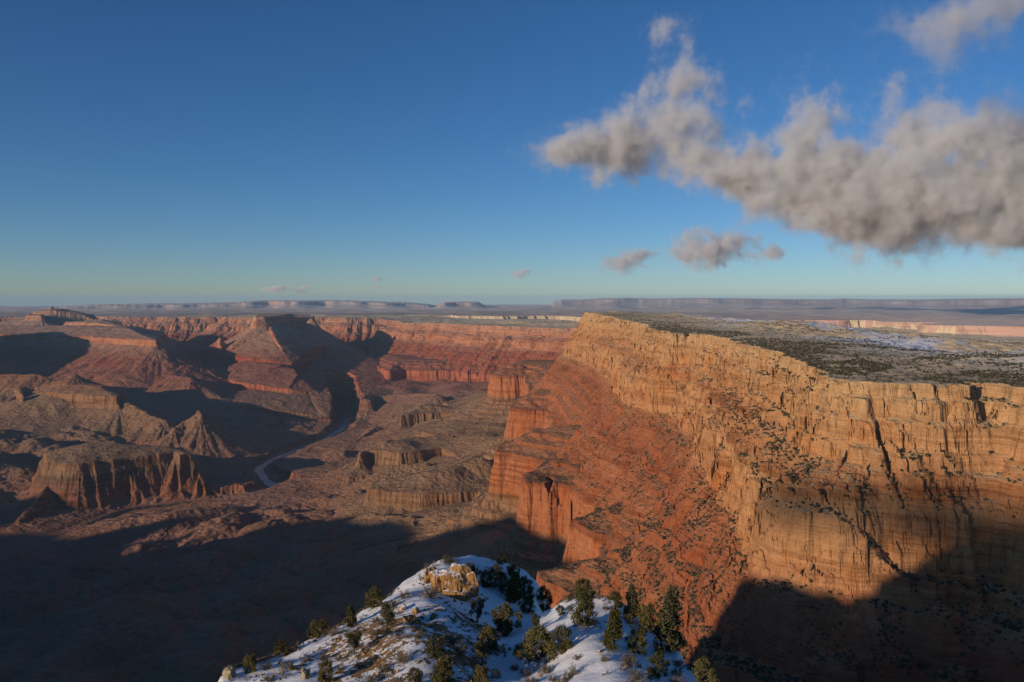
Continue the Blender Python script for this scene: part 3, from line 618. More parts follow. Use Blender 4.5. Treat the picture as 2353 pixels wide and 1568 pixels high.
def ledge_outcrop():
    p = fg_hit(1045, 1372); parts = []
    for k, (dx, dy, dz, sx, sy, sz) in enumerate([(0, 1.5, 2.2, 3.4, 2.6, 3.3), (-3.2, 2.4, 2.4, 1.9, 2.2, 2.5), (2.8, 1.6, 1.6, 1.8, 2.2, 2.9), (-1.0, -.2, .2, 2.2, 1.3, 1.5), (1.6, -.3, .3, 1.9, 1.2, 1.3), (-4.6, 3.2, 3.0, 1.3, 1.6, 1.7)]):
        v, f = rock_verts(70 + k, (sx, sy, sz), 5, .72, .3, .24); parts.append((v + np.array([dx, dy, dz]), f))
    n = 0; V, Fc = [], []
    for v, f in parts: V.append(v); Fc.append(f + n); n += len(v)
    o = mesh_np('rock_outcrop', np.concatenate(V), np.concatenate(Fc), M_OUT); o.location = tuple(p)
    tag(o, 'orange rock outcrop with snow on top near the far end of the spur', 'rock outcrop')
ledge_outcrop()
for q in [('boulder', 933, 1428, (.75, .65, .7), 1, M_BLD, 'orange boulder, left one of the two bright boulders in the small pile', 'boulder', 'boulder pile on the spur'),
          ('boulder', 950, 1430, (.85, .7, .8), 2, M_BLD, 'orange boulder, right and lower one of the two bright boulders in the pile', 'boulder', 'boulder pile on the spur'),
          ('boulder', 956, 1408, (.8, .7, .7), 3, M_OUT, 'snow dusted boulder at the top of the small boulder pile', 'boulder', 'boulder pile on the spur'),
          ('boulder', 926, 1402, (1.1, .7, .55), 4, M_OUT, 'low snow covered boulder at the left of the small boulder pile', 'boulder', 'boulder pile on the spur'),
          ('boulder', 1140, 1558, (.75, .65, .85), 5, M_PALE, 'pale rounded boulder by the snow at the bottom middle of the photo', 'boulder'),
          ('boulder', 702, 1556, (1.0, .7, .8), 6, M_PALE, 'pale craggy boulder left of a dark round juniper at the bottom edge', 'boulder'),
          ('boulder', 527, 1556, (1.0, 1.0, 1.0), 7, M_PALE, 'tan rock block at the far left tip of the snowy spur', 'boulder'),
          ('boulder', 1150, 1498, (.75, .6, .5), 8, M_PALE, 'pale rock half hidden among shrubs left of the big juniper clump', 'boulder'),
          ('boulder', 1377, 1500, (.35, .3, .2), 9, M_OUT, 'small snow capped stone at the foot of the conical juniper', 'boulder')]:
    add_rock(*q)

def simple_mat(name, c0, c1, scale):
    N = NT(name); geo = N.n('ShaderNodeNewGeometry'); rnd = N.n('ShaderNodeObjectInfo').outputs['Random']
    n = N.noise(geo.outputs['Position'], scale, 3.0, .6)
    col = N.ramp(N.math('ADD', n, N.math('MULTIPLY', N.math('SUBTRACT', rnd, .5), .25)), [(.32, c0), (.68, c1)])
    return N.out(col, .9, None, .15)
M_NEED = simple_mat('juniper_foliage', (.06, .058, .018), (.16, .135, .045), 2.2)
M_PINE = simple_mat('pinyon_foliage', (.055, .056, .026), (.13, .11, .052), 2.2)
M_BARK = simple_mat('grey_bark', (.09, .065, .045), (.22, .17, .125), 5.0)
M_SAGE = simple_mat('sage_foliage', (.10, .085, .052), (.23, .185, .115), 3.0)
M_TWIG = simple_mat('bare_twigs', (.14, .105, .075), (.30, .235, .17), 4.0)
def tube(pts, rad, seg=5):
    pts = np.array(pts, float); V = []; Q = []; n = len(pts)
    for i in range(n):
        t = pts[min(i + 1, n - 1)] - pts[max(i - 1, 0)]; t /= np.linalg.norm(t) + 1e-9
        a = np.cross(t, (0.3, 1, 0.1)); a /= np.linalg.norm(a) + 1e-9; b_ = np.cross(t, a)
        for k in range(seg):
            an = 2 * math.pi * k / seg; V.append(pts[i] + rad[i] * (math.cos(an) * a + math.sin(an) * b_))
    for i in range(n - 1):
        for k in range(seg): Q.append((i * seg + k, i * seg + (k + 1) % seg, (i + 1) * seg + (k + 1) % seg, (i + 1) * seg + k))
    return np.array(V), np.array(Q)
def join(parts):
    n = 0; V, Q = [], []
    for v, q in parts: V.append(v); Q.append(q + n); n += len(v)
    return np.concatenate(V), np.concatenate(Q)
def limb(rs, p, d, L, r, n=6, bend=.25):
    pts = [np.array(p, float)]; d = np.array(d, float)
    for i in range(n - 1):
        d = d + rs.normal(size=3) * bend; d /= np.linalg.norm(d); pts.append(pts[-1] + d * L / (n - 1))
    return pts, np.linspace(r, r * .18, n)
def tufts(rs, cen, rad, n, size):                          # leaf sprays: little bent quads thrown round a clump centre
    d = rs.normal(size=(n, 3)); d /= np.linalg.norm(d, axis=1, keepdims=True)
    c = cen + d * (rad * rs.uniform(.35, 1.0, (n, 1)))
    u = d + rs.normal(size=(n, 3)) * .6 + np.array([0, 0, .35]); u /= np.linalg.norm(u, axis=1, keepdims=True)
    w = np.cross(u, rs.normal(size=(n, 3))); w /= np.linalg.norm(w, axis=1, keepdims=True) + 1e-9
    s = size * rs.uniform(.6, 1.4, (n, 1))
    V = np.stack([c - u * s - w * s * .35, c - u * s + w * s * .35, c + u * s + w * s * .28, c + u * s - w * s * .28], 1).reshape(-1, 3)
    return V, np.arange(n * 4).reshape(n, 4)
def make_tree(kind, seed):                                 # unit height trees: trunk and crown meshes
    rs = np.random.RandomState(seed); wood = []; leaf = []
    if kind in ('juniper', 'cone', 'pine', 'sparse'):
        wide = {'juniper': .46, 'cone': .32, 'pine': .27, 'sparse': .36}[kind]
        tp, tr = limb(rs, (0, 0, -.04), (0, 0, 1), .92, .05 if kind != 'pine' else .035, 8, .10)
        wood.append(tube(tp, tr, 6)); tp = np.array(tp)
        ncl = {'juniper': 58, 'cone': 58, 'pine': 74, 'sparse': 30}[kind]
        lump = rs.uniform(0, 6.28, 3)
        for k in range(ncl):
            h = rs.uniform(.10 if kind != 'sparse' else .35, .97) if kind != 'juniper' else rs.uniform(.08, .95)
            if kind == 'juniper': prof = math.sqrt(max(0.02, 1 - ((h - .42) / .58) ** 2)) if h > .42 else .78 + .22 * h / .42
            elif kind == 'cone': prof = max(.08, 1 - h) ** .62 * 1.05
            elif kind == 'pine': prof = max(.10, 1.02 - h) * 1.1 * rs.uniform(.65, 1.15)
            else: prof = rs.uniform(.5, 1.1)
            an = rs.uniform(0, 6.28); lob = 1 + .22 * math.sin(2 * an + lump[0]) + .16 * math.sin(3 * an + lump[1] + 4 * h)
            rr = wide * prof * lob * (rs.uniform(.25, 1) ** .5)
            c = np.array([math.cos(an) * rr, math.sin(an) * rr, h])
            base = tp[min(7, max(1, int(h * 7)))] - np.array([0, 0, .08])
            if k % 2 == 0 or kind == 'sparse':
                mid = (base + c) / 2 + rs.normal(size=3) * .03; wood.append(tube([base, mid, c], [.016, .010, .005], 4))
            leaf.append(tufts(rs, c, .125 if kind != 'pine' else .10, 64, .030))
        if kind == 'pine' and seed % 2:                       # bare top
            for k in range(7):
                pp, pr = limb(rs, tp[-2], (rs.normal() * .8, rs.normal() * .8, .7), .28, .012, 5, .3); wood.append(tube(pp, pr, 4))
    elif kind == 'snag':
        for k in range(13):
            pp, pr = limb(rs, (rs.normal() * .02, rs.normal() * .02, .04 + .25 * rs.rand()), (rs.normal() * .9, rs.normal() * .9, rs.uniform(.5, 1.2)), rs.uniform(.5, .95), .026, 7, .28); wood.append(tube(pp, pr, 5))
            for j in range(3):
                q = pp[rs.randint(2, 6)]; p2, r2 = limb(rs, q, rs.normal(size=3) + np.array([0, 0, .4]), rs.uniform(.12, .3), .009, 4, .3); wood.append(tube(p2, r2, 3))
        pp, pr = limb(rs, (0, 0, -.05), (0, 0, 1), .45, .05, 5, .1); wood.append(tube(pp, pr, 6))
    else:                                                  # sage: leafy low bush; twig: bare bush
        n = 46 if kind == 'sage' else 90
        for k in range(n):
            an = rs.uniform(0, 6.28); el = rs.uniform(.15, 1.0); d = (math.cos(an) * (1 - el * .5), math.sin(an) * (1 - el * .5), el)
            L = rs.uniform(.6, 1.0) * (1 + .25 * math.sin(2 * an + seed))
            pp, pr = limb(rs, (rs.normal() * .05, rs.normal() * .05, -.03), d, L, .016, 4, .16); wood.append(tube(pp, pr, 3))
            if kind == 'sage': leaf.append(tufts(rs, np.array(pp[-1]) * .92, .15, 26, .036)); leaf.append(tufts(rs, np.array(pp[-2]), .15, 14, .034))
            else:
                for j in range(3):
                    p2, r2 = limb(rs, pp[rs.randint(1, 4)], np.array(d) + rs.normal(size=3) * .6, .3, .007, 3, .2); wood.append(tube(p2, r2, 3))
    return join(wood), (join(leaf) if leaf else None)
PROTO = {}
KINDS = {'juniper': ('juniper_tree', M_NEED, 'trunk', 'crown'), 'cone': ('juniper_tree', M_NEED, 'trunk', 'crown'), 'pine': ('pine_tree', M_PINE, 'trunk', 'crown'), 'sparse': ('pinyon_tree', M_PINE, 'trunk', 'crown'),
         'snag': ('dead_tree', None, 'branches', None), 'sage': ('shrub', M_SAGE, 'stems', 'foliage'), 'twig': ('bare_shrub', None, 'twigs', None)}
def plant(kind, var, px, py, hpx, label, group, wide=1.0):
    nm, lm_, wn_, ln_ = KINDS[kind]; p = fg_hit(px, py); h = hpx * np.linalg.norm(p) / FPX / .90 * (.88 if kind != 'snag' else 1.0)
    r = random.Random(int(px * 7 + py)); key = (kind, var)
    root = bpy.data.objects.new(nm, None); COL.objects.link(root)
    if key not in PROTO:
        (wv, wq), lf = make_tree(kind, var * 17 + len(kind)); L = []
        L.append(mesh_np(wn_, wv, wq, M_TWIG if kind in ('twig', 'sage') else M_BARK))
        if lf is not None: L.append(mesh_np(ln_, lf[0], lf[1], lm_))
        PROTO[key] = L
    else:
        L = []
        for c in PROTO[key]: d = c.copy(); COL.objects.link(d); L.append(d)
    for c in L: c.parent = root
    root.location = (p[0], p[1], p[2] - .02 * h); root.scale = (h * wide * .9, h * wide * .9, h); root.rotation_euler = (r.uniform(-.08, .08), r.uniform(-.08, .08), r.uniform(0, 6.28))
    tag(root, label, {'juniper_tree': 'juniper', 'pine_tree': 'pine tree', 'pinyon_tree': 'pinyon', 'dead_tree': 'dead tree', 'shrub': 'shrub', 'bare_shrub': 'shrub'}[nm], group)
GT, GS_, GK = 'junipers and pines on the snowy spur', 'shrubs on the snowy spur', 'dark trees on the shaded slope of the knob'
for q in [
 ('juniper', 1, 575, 1546, 38, 'round dark juniper on the snow near the left tip of the spur', GT, .95),
 ('juniper', 2, 646, 1510, 36, 'dark juniper with a bare stem on the left skyline edge, second from the tip', GT, .95),
 ('juniper', 3, 734, 1466, 40, 'wide olive juniper leaning over the dark canyon at the middle of the left skyline', GT, 1.25),
 ('cone', 1, 806, 1440, 44, 'narrow upright juniper on orange soil along the left skyline', GT, 1.1),
 ('juniper', 2, 860, 1396, 44, 'juniper standing highest on the left skyline below the rock outcrop', GT, .95),
 ('sparse', 1, 813, 1505, 54, 'thin snow flecked pinyon in the middle of the left snow slope', GT, 1.0),
 ('juniper', 1, 746, 1568, 48, 'rounded dark juniper cut by the bottom edge, right of the pale craggy boulder', GT, .9),
 ('sparse', 2, 889, 1447, 58, 'spreading pinyon just left of the small pile of orange boulders', GT, 1.15),
 ('sparse', 3, 1097, 1430, 52, 'sunlit pinyon standing alone in the shaded hollow below the outcrop', GT, 1.05),
 ('juniper', 3, 1212, 1408, 42, 'bright olive juniper, left one of the pair in front of the red cliff foot', GT, 1.0),
 ('juniper', 2, 1248, 1404, 54, 'tall round juniper, right one of the pair in front of the red cliff foot', GT, .85),
 ('juniper', 1, 1166, 1458, 70, 'big grey green tree in the ravine between the two snow slopes', GT, .95),
 ('juniper', 2, 1122, 1494, 52, 'bushy tree in the ravine directly below the big grey green tree', GT, 1.05),
 ('sparse', 1, 1108, 1528, 52, 'loose grey tree in the ravine beside the pale rounded boulder', GT, 1.1),
 ('sparse', 2, 1230, 1450, 36, 'small thin pinyon with visible trunk on the snow edge above the big clump', GT, 1.1),
 ('juniper', 3, 1236, 1520, 76, 'largest spreading juniper clump on the right snow slope', GT, 1.25),
 ('juniper', 1, 1288, 1500, 60, 'dark juniper joined to the right side of the big spreading clump', GT, .85),
 ('juniper', 2, 1198, 1512, 32, 'low juniper at the left foot of the big spreading clump', GT, 1.2),
 ('sparse', 3, 1004, 1536, 66, 'tall loose pinyon in the lower middle of the left snow slope', GT, 1.0),
 ('juniper', 3, 1018, 1572, 52, 'dense juniper cut by the bottom edge under the tall loose pinyon', GT, 1.2),
 ('juniper', 2, 952, 1572, 34, 'low juniper at the bottom edge left of the dense one', GT, 1.3),
 ('juniper', 1, 1104, 1572, 40, 'juniper at the bottom edge just left of the pale rounded boulder', GT, 1.1),
 ('juniper', 2, 1287, 1414, 22, 'small ball shaped juniper alone on the upper snow of the right slope', GT, 1.15),
 ('juniper', 3, 1342, 1438, 80, 'large rounded olive juniper at the top of the right snow slope', GT, .85),
 ('cone', 2, 1408, 1490, 84, 'tall cone shaped juniper in the middle of the right snow slope', GT, 1.05),
 ('juniper', 1, 1340, 1372, 42, 'juniper on the skyline behind the large rounded olive one', GT, 1.2),
 ('juniper', 3, 1467, 1500, 58, 'dark shaded juniper touching the right side of the cone shaped one', GT, .95),
 ('pine', 1, 1451, 1424, 76, 'black silhouetted pine with bare top at the crest of the right slope', GT, .95),
 ('pine', 3, 1534, 1496, 140, 'tallest black pine with dead branches at its top, on the right slope', GT, .95),
 ('juniper', 2, 1412, 1394, 34, 'dark bush like juniper on the crest left of the silhouetted pine', GT, 1.1),
 ('juniper', 1, 1492, 1446, 56, 'black juniper between the two silhouetted pines', GT, 1.0),
 ('snag', 1, 1484, 1414, 48, 'bare crooked dead tree between the two silhouetted pines', GT, .8),
 ('snag', 2, 1611, 1498, 52, 'spiky dead tree in front of the red slope at the right end of the spur', GT, .8),
 ('juniper', 3, 1622, 1545, 60, 'dark juniper mass below the spiky dead tree', GT, 1.1),
 ('juniper', 2, 1512, 1556, 54, 'dark blue green juniper low on the right slope near the bottom edge', GT, .85),
 ('snag', 1, 966, 1336, 26, 'small bare snag on the skyline left of the rock outcrop', GT, .7),
 ('pine', 2, 1087, 1368, 66, 'dark thin pine right against the orange rock outcrop', GK, .8),
 ('juniper', 1, 1118, 1350, 40, 'dark juniper right of the thin pine beside the outcrop', GK, 1.0),
 ('juniper', 2, 1140, 1328, 32, 'small dark juniper high on the shaded side of the knob', GK, 1.0),
 ('juniper', 3, 1152, 1358, 44, 'dark juniper in the middle of the shaded side of the knob', GK, 1.0),
 ('cone', 1, 1182, 1386, 66, 'largest black tree at the foot of the shaded knob', GK, 1.2),
 ('juniper', 2, 1206, 1366, 40, 'dark juniper at the right edge of the shaded knob', GK, 1.0),
 ('juniper', 1, 1178, 1325, 28, 'dark juniper on the right skyline of the knob', GK, 1.1),
 ('juniper', 3, 1152, 1298, 20, 'small dark juniper just right of the snowy top of the knob', GK, 1.1),
 ('twig', 1, 990, 1374, 42, 'wide bare grey shrub at the left foot of the rock outcrop', GS_, .9),
 ('twig', 2, 990, 1318, 34, 'round bare grey shrub on the skyline left of the outcrop top', GS_, .75),
 ('twig', 1, 674, 1499, 30, 'bare grey shrub on the left skyline below the wide olive juniper', GS_, .9),
 ('twig', 2, 767, 1460, 26, 'bare bush right beside the wide olive juniper on the skyline', GS_, .9),
 ('twig', 3, 613, 1537, 32, 'gnarled bare bush on snow right of the round dark juniper', GS_, .9),
 ('sage', 1, 1026, 1293, 20, 'brown bush at the left end of the snowy knob top', GS_, 1.1),
 ('sage', 2, 1042, 1296, 15, 'small olive bush on the snowy knob top right of the brown one', GS_, 1.2),
 ('sage', 3, 529, 1530, 13, 'small bush on top of the tan rock block at the left tip', GS_, 1.2),
 ('twig', 3, 925, 1522, 48, 'tall grey brown bush left of the tall loose pinyon', GS_, .75),
 ('sage', 1, 1443, 1527, 38, 'tall grey sage bush below the cone shaped juniper', GS_, .7),
 ('sage', 2, 1461, 1567, 32, 'grey bush at the bottom edge right of centre of the right slope', GS_, .9),
 ('twig', 2, 1556, 1572, 28, 'wide pale twiggy bush at the bottom edge near the right end of the spur', GS_, 1.3),
 ('sage', 3, 1389, 1520, 17, 'small tan bush on snow left of the tall grey sage bush', GS_, .8),
 ('sage', 1, 1326, 1516, 13, 'tiny grey bush alone on the smooth snow of the right slope', GS_, 1.0),
 ('sage', 2, 1318, 1552, 26, 'grey bush, upper one of the row of three on the right snow', GS_, .6),
 ('sage', 3, 1303, 1562, 20, 'grey bush, middle one of the row of three on the right snow', GS_, .8),
 ('sage', 1, 1292, 1572, 18, 'grey bush, lowest one of the row of three at the bottom edge', GS_, .9),
 ('sage', 2, 1182, 1540, 14, 'tiny bush on snow right above the pale rounded boulder', GS_, 1.1),
 ('sage', 3, 1256, 1548, 24, 'dark brown bush on snow below the big spreading clump', GS_, .9),
 ('sage', 1, 1208, 1554, 22, 'olive bush at lower left of the dark brown one under the clump', GS_, .9),
 ('sage', 2, 1270, 1566, 15, 'small bush at the bottom edge under the dark brown bush', GS_, 1.1),
 ('sage', 3, 1220, 1572, 18, 'wide bush at the bottom edge right of the pale rounded boulder', GS_, 1.3),
 ('sage', 1, 660, 1538, 20, 'wide dark bush on the left slope right of the gnarled bare bush', GS_, 1.3),
 ('sage', 2, 864, 1430, 13, 'small dark bush on clean snow below the highest left skyline juniper', GS_, 1.0),
 ('sage', 3, 866, 1460, 17, 'brown bush on snow left of the spreading pinyon', GS_, 1.2),
 ('sage', 1, 858, 1484, 16, 'dark bush right above the orange soil patch', GS_, 1.2),
 ('sage', 2, 742, 1514, 15, 'brown bush left of the thin snow flecked pinyon', GS_, 1.0),
 ('sage', 3, 778, 1519, 17, 'spindly bush casting a blue shadow left of the thin pinyon', GS_, .8),
 ('sage', 1, 826, 1534, 16, 'dark bush below the thin snow flecked pinyon', GS_, 1.3),
 ('sage', 2, 782, 1542, 14, 'small bush right of the rounded bottom edge juniper', GS_, 1.1),
 ('sage', 3, 965, 1465, 18, 'brown bush on snow below the boulder pile', GS_, 1.2),
 ('sage', 1, 990, 1440, 12, 'tiny bush on the bright snow fin right of the boulder pile', GS_, 1.1),
 ('sage', 2, 1038, 1478, 16, 'dark bush on blue shaded snow above the tall loose pinyon', GS_, 1.2),
 ('sage', 3, 1058, 1500, 22, 'brown bush right of the tall loose pinyon', GS_, 1.2),
 ('sage', 1, 882, 1545, 20, 'dark brown bush left of the tall grey brown bush near the bottom', GS_, 1.2),
 ('sage', 2, 850, 1568, 18, 'bush at the bottom edge below the thin snow flecked pinyon', GS_, 1.3),
 ('sage', 3, 618, 1566, 15, 'low bush at the bottom edge under the gnarled bare bush', GS_, 1.4),
 ('sage', 1, 705, 1520, 13, 'small bush on the left slope above the pale craggy boulder', GS_, 1.2),
 ('sage', 2, 930, 1375, 18, 'olive bush on the skyline snow left of the wide bare grey shrub', GS_, 1.2),
 ('sage', 3, 905, 1392, 15, 'brown bush on the skyline just above the boulder pile', GS_, 1.2),
 ('sage', 1, 1310, 1380, 18, 'snow flecked bush at the left end of the right slope crest', GS_, 1.4),
 ('sage', 2, 1448, 1432, 13, 'dark low bush on snow below the silhouetted pine', GS_, 1.5),
 ('sage', 3, 1392, 1402, 12, 'small dark bush on the shaded snow below the crest', GS_, 1.2),
 ('sage', 1, 1560, 1530, 16, 'dark bush on shaded snow below the tallest pine', GS_, 1.4),
 ('sage', 2, 1515, 1490, 15, 'dark low bush on shaded snow at the left foot of the tallest pine', GS_, 1.4),
 ('sage', 3, 1555, 1552, 17, 'black bush near the bottom edge left of the dark juniper mass', GS_, 1.5),
 ('sage', 1, 1080, 1300, 11, 'low brown bush in the middle of the snowy knob top', GS_, 1.6),
 ('sage', 2, 1100, 1320, 12, 'dark bush on the snow just below the knob top', GS_, 1.5),
]: plant(*q)
print('plants', time.time() - T0)

def build_litter():
    rs = np.random.RandomState(12); v0, f0 = ico(1); V, Q, n = [], [], 0; G = []; gn = 0; GV, GQ = [], []
    for k in range(3400):
        px, py = rs.uniform(520, 1600), rs.uniform(1290, 1568); p = fg_hit(px, py)
        if p[1] > 175: continue
        clump = noise(p[0] / 6, p[1] / 6, 95); left = px < 1130
        if clump < (-.05 if left else .28): continue
        if rs.rand() < .5:
            sz = rs.uniform(.06, .2) * (1.8 if rs.rand() < .12 else 1); v = v0 * (1 + rs.normal(size=(len(v0), 1)) * .22) * sz * rs.uniform(.7, 1.3, 3)
            V.append(v + p + np.array([0, 0, sz * .3])); Q.append(f0 + n); n += len(v)
        else:
            v, q = tufts(rs, p + np.array([0, 0, .13]), rs.uniform(.15, .38), 22, .10); GV.append(v); GQ.append(q + gn); gn += len(v)
    o = mesh_np('rubble', np.concatenate(V), np.concatenate(Q), M_BLD); tag(o, 'loose orange stones strewn over the snowy spur', 'stones', kind='stuff')
    o = mesh_np('dry_grass', np.concatenate(GV), np.concatenate(GQ), M_SAGE); tag(o, 'tufts of dry grass and low brush poking through the snow', 'grass', kind='stuff')
build_litter()
# ------------------------------------------------------------------ scrub too small and too many to count
def build_scrub():
    rs = np.random.RandomState(5); V0, F0_ = ico(1); V, Q, n = [], [], 0; pts = []
    th = rs.uniform(R(-5), R(38), 150000); rr = 500 * np.exp(rs.uniform(0, 1, 150000) * math.log(6500 / 500))
    x, y = np.sin(th) * rr, np.cos(th) * rr; z, ow, _, d0 = height(x, y, False, True); z2, *_ = height(x + 4, y + 3, False, True)
    zz = height(x, y, True); slope = np.abs(z2 - z) / 5
    dens = noise(x / 420, y / 420, 91) + .6 * noise(x / 110, y / 110, 92)
    lev = z - RIMZ
    plat = (ow == 4) & (dens > .22)
    plat |= (ow == 4) & (rs.rand(len(x)) < .10)
    plat |= (ow == 4) & (d0 > -150) & (dens > -.3)
    low = (ow != 4) & (slope < 1.5) & (dens > -.4) & (rr < 3300)
    lim = np.where(ow == 4, 1.0, np.where(slope < .8, .6, .4)) * np.where(rr < 1600, .85, 1)
    ok = (plat | low) & (rs.rand(len(x)) < lim) & (x > -500)
    print('scrub', ok.sum())
    for i in np.where(ok)[0]:
        s = rs.uniform(1.2, 2.6) * (1.0 if ow[i] == 4 else (1.35 if slope[i] < 1.0 else .8)); v = V0 * (1 + rs.normal(size=(len(V0), 1)) * .18) * s * np.array([1, 1, .8])
        V.append(v + np.array([x[i], y[i], zz[i] + s * .45])); Q.append(F0_ + n); n += len(v)
    N = NT('scrub_foliage'); pos = N.n('ShaderNodeNewGeometry').outputs['Position']
    m = N.out(N.ramp(N.noise(pos, .05, 2.0), [(.35, (.045, .042, .024)), (.65, (.10, .085, .05))]), .95)
    o = mesh_np('scrub', np.concatenate(V), np.concatenate(Q), m); tag(o, 'dark scattered bushes dotting the plateau rim and red slopes', 'scrub', kind='stuff')
build_scrub()
print('scrub', time.time() - T0)

# ------------------------------------------------------------------ clouds: real volumes hanging beyond the canyon
def cloud(blobs, D, label, dens=6e-3, nscale=1.0, thr=-.02, amp=1.6, group='clouds', solid=None):
    # blobs: (column, row, half width, half height) in photo units at distance D km, (depth factor)
    cs = list(solid or []); ws_ = [0.0] * len(cs)
    for px, py, hw, hh, *dp in blobs:
        ws_.append(dp[0] if dp else 0.0); dp = []
        p = at_d(px, py, D * K) / K; k = D / FPX * (1 + ((px - CX) / FPX) ** 2) ** .5
        cs.append((p, np.array([hw * k, (dp[0] if dp else .8) * max(hw, hh) * k * .9, hh * k])))
    lo = np.min([c - a * 1.25 for c, a in cs], axis=0); hi = np.max([c + a * 1.25 for c, a in cs], axis=0); o0 = (lo + hi) / 2
    lo[2] = max(lo[2], .14)
    co = np.array([(x, y, z) for z in (lo[2], hi[2]) for y in (lo[1], hi[1]) for x in (lo[0], hi[0])]) - o0
    q = np.array([(0, 2, 3, 1), (4, 5, 7, 6), (0, 1, 5, 4), (2, 6, 7, 3), (0, 4, 6, 2), (1, 3, 7, 5)])
    N = NT('cloud_vapour'); p = N.n('ShaderNodeTexCoord').outputs['Object']
    field = None
    for (c, a), w_ in zip(cs, ws_):
        v = N.n('ShaderNodeVectorMath', {0: N.n('ShaderNodeVectorMath', {0: p, 1: tuple(c - o0)}, operation='SUBTRACT').outputs[0], 1: tuple(1 / a)}, operation='MULTIPLY').outputs[0]
        l = N.math('SUBTRACT', 1.0 + w_, N.n('ShaderNodeVectorMath', {0: v}, operation='LENGTH').outputs['Value'])
        field = l if field is None else N.n('ShaderNodeMath', {0: field, 1: l, 2: .25}, operation='SMOOTH_MAX').outputs[0]
    nz = N.noise(N.scale(p, (1, 1, .9)), nscale * 1.7, 9.0, .68)
    big = N.noise(N.scale(p, (1, 1, 1.2)), nscale * .55, 3.0, .5)
    f = N.math('ADD', N.math('MULTIPLY', field, .8), N.math('ADD', N.math('MULTIPLY', N.math('SUBTRACT', nz, .5), amp * 1.7), N.math('MULTIPLY', N.math('SUBTRACT', big, .5), amp * .7)))
    d = N.math('MULTIPLY', N.math('POWER', N.smooth(f, thr, thr + .95), 2.0), dens)
    vol = N.n('ShaderNodeVolumePrincipled', {'Color': (.97, .97, .98), 'Density': d, 'Anisotropy': .1})
    out = N.n('ShaderNodeOutputMaterial'); N.t.links.new(vol.outputs[0], out.inputs['Volume'])
    o = mesh_np('cloud', co, q, N.m); o.location = tuple(o0 * K); o.scale = (K, K, K)
    tag(o, label, 'cloud', group)
    return o
sc.cycles.volume_step_rate = 0.35; sc.cycles.volume_max_steps = 512
cloud([(1310, 352, 130, 55), (1440, 335, 160, 80), (1550, 300, 140, 130), (1600, 370, 140, 70), (1575, 190, 75, 130, -.22), (1525, 90, 100, 95, -.38)], 20, 'grey white cloud tapering to a point at its left, wisps rising from its top', nscale=.95)
cloud([(1740, 410, 150, 85), (1850, 455, 160, 75), (1870, 280, 120, 130, -.15), (1930, 420, 220, 110), (2110, 330, 150, 150, -.12), (2150, 460, 260, 95), (2340, 420, 210, 130), (1980, 505, 150, 60), (2310, 525, 190, 55)], 20, 'largest grey cloud bank with dark underside at the right edge of the sky', nscale=.8, dens=9e-3)
cloud([(1440, 597, 62, 32), (1405, 606, 34, 24), (1475, 585, 34, 24)], 30, 'small dark grey cloud, left one of the two above the promontory', nscale=1.6)
cloud([(1640, 570, 110, 45), (1585, 585, 60, 26), (1600, 540, 60, 30), (1765, 582, 42, 22)], 30, 'small flat pinkish grey cloud under the large bank', nscale=1.3)
cloud([(2200, 45, 140, 70), (2290, 20, 100, 60)], 16, 'thin pinkish cloud in the top right corner of the sky', dens=2.5e-3, nscale=1.1)
# two unseen clouds added towards the sun to lay soft shadows on the near wall
for (px_, py_), rad, s_, t_ in (((1800, 1150), (.15, .15, .05), 9.0, 'small unseen cloud added behind the viewpoint to shade the cliff below the cleft'), ((2260, 1215), (.26, .26, .07), 8.6, 'larger unseen cloud added behind the viewpoint to shade the cliff at the right edge')):
    cloud([], 0, t_, dens=3.5e-2, nscale=9.0, thr=-.05, amp=.8, solid=[(hit(px_, py_) / K + SUN * s_, np.array(rad))])
for px_, py_, w_, h_, t_ in ((632, 664, 30, 5, 'tiny flat grey cloud low over the far cliffs, left one of a pair'), (697, 663, 17, 6, 'tiny grey cloud low over the far cliffs, right one of a pair'), (866, 641, 17, 4, 'tiny thin cloud streak, upper one over the river gorge'), (866, 659, 13, 4, 'tiny thin cloud streak, lower one over the river gorge'), (1195, 628, 22, 8, 'tiny grey cloud puff over the middle of the far plain'), (178, 684, 18, 5, 'tiny flat cloud at the far left just above the horizon')):
    cloud([(px_, py_, w_ * 1.5, h_ * 1.9)], 50, t_, nscale=1.6, dens=4e-3)
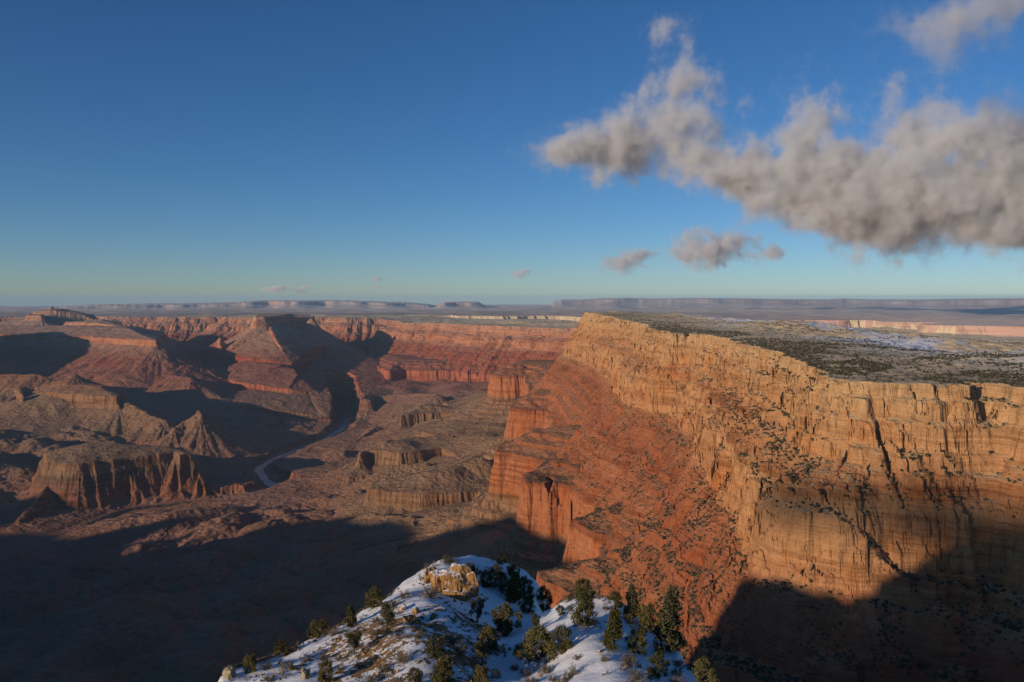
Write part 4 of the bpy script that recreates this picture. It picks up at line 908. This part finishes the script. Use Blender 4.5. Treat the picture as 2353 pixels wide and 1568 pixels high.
# ------------------------------------------------------------------ the river
def build_river():
    pts = np.array(PR[4:25]); out = []
    d = np.r_[0, np.cumsum(np.hypot(*np.diff(pts, axis=0).T))]; t = np.arange(0, d[-1], 20.0)
    cx = np.interp(t, d, pts[:, 0]); cy = np.interp(t, d, pts[:, 1])
    k = np.hanning(15); k /= k.sum(); cx[7:-7] = np.convolve(cx, k, 'valid'); cy[7:-7] = np.convolve(cy, k, 'valid')
    tx, ty = np.gradient(cx), np.gradient(cy); L = np.hypot(tx, ty); nx, ny = -ty / L, tx / L
    wl = 34 + 20 * noise(t / 160, t * 0, 51); wr = 34 + 20 * noise(t / 190, t * 0 + 9, 52)
    rr = np.hypot(cx, cy); zc = RIVZ - np.maximum(rr - 9000, 0) ** 2 / CURV
    A = np.stack([cx + nx * wl, cy + ny * wl, zc], 1); B = np.stack([cx - nx * wr, cy - ny * wr, zc], 1)
    n = len(t); co = np.concatenate([A, B]); i = np.arange(n - 1)
    q = np.stack([i, i + 1, n + i + 1, n + i], 1)[:, ::-1]
    N = NT('river_water'); pos = N.n('ShaderNodeNewGeometry').outputs['Position']
    bump = N.n('ShaderNodeBump', {'Height': N.noise(pos, .06, 3.0), 'Strength': .35, 'Distance': 3.0}).outputs[0]
    o = mesh_np('river', co, q, N.out((.05, .06, .06), .22, bump, .45))
    tag(o, 'blue grey river winding through the shadowed canyon bottom', 'river', kind='structure')
build_river()
# ------------------------------------------------------------------ the air between: one closed box of thin even haze
def build_haze():
    x0, x1, y0, y1, z0, z1 = -90e3, 90e3, -5e3, 90e3, -1800.0, 90.0
    co = np.array([(x, y, z) for z in (z0, z1) for y in (y0, y1) for x in (x0, x1)])
    q = np.array([(0, 2, 3, 1), (4, 5, 7, 6), (0, 1, 5, 4), (2, 6, 7, 3), (0, 4, 6, 2), (1, 3, 7, 5)])
    m = bpy.data.materials.new('haze_air'); m.use_nodes = True; t = m.node_tree; t.nodes.clear()
    v = t.nodes.new('ShaderNodeVolumePrincipled'); v.inputs['Density'].default_value = 0.9e-5
    v.inputs['Color'].default_value = (.48, .74, 1.0, 1); v.inputs['Anisotropy'].default_value = -0.1
    o = t.nodes.new('ShaderNodeOutputMaterial'); t.links.new(v.outputs[0], o.inputs['Volume'])
    h = mesh_np('haze', co, q, m); tag(h, 'thin blue air haze lying over the whole canyon', 'haze', kind='stuff')
build_haze()
print('total', time.time() - T0)
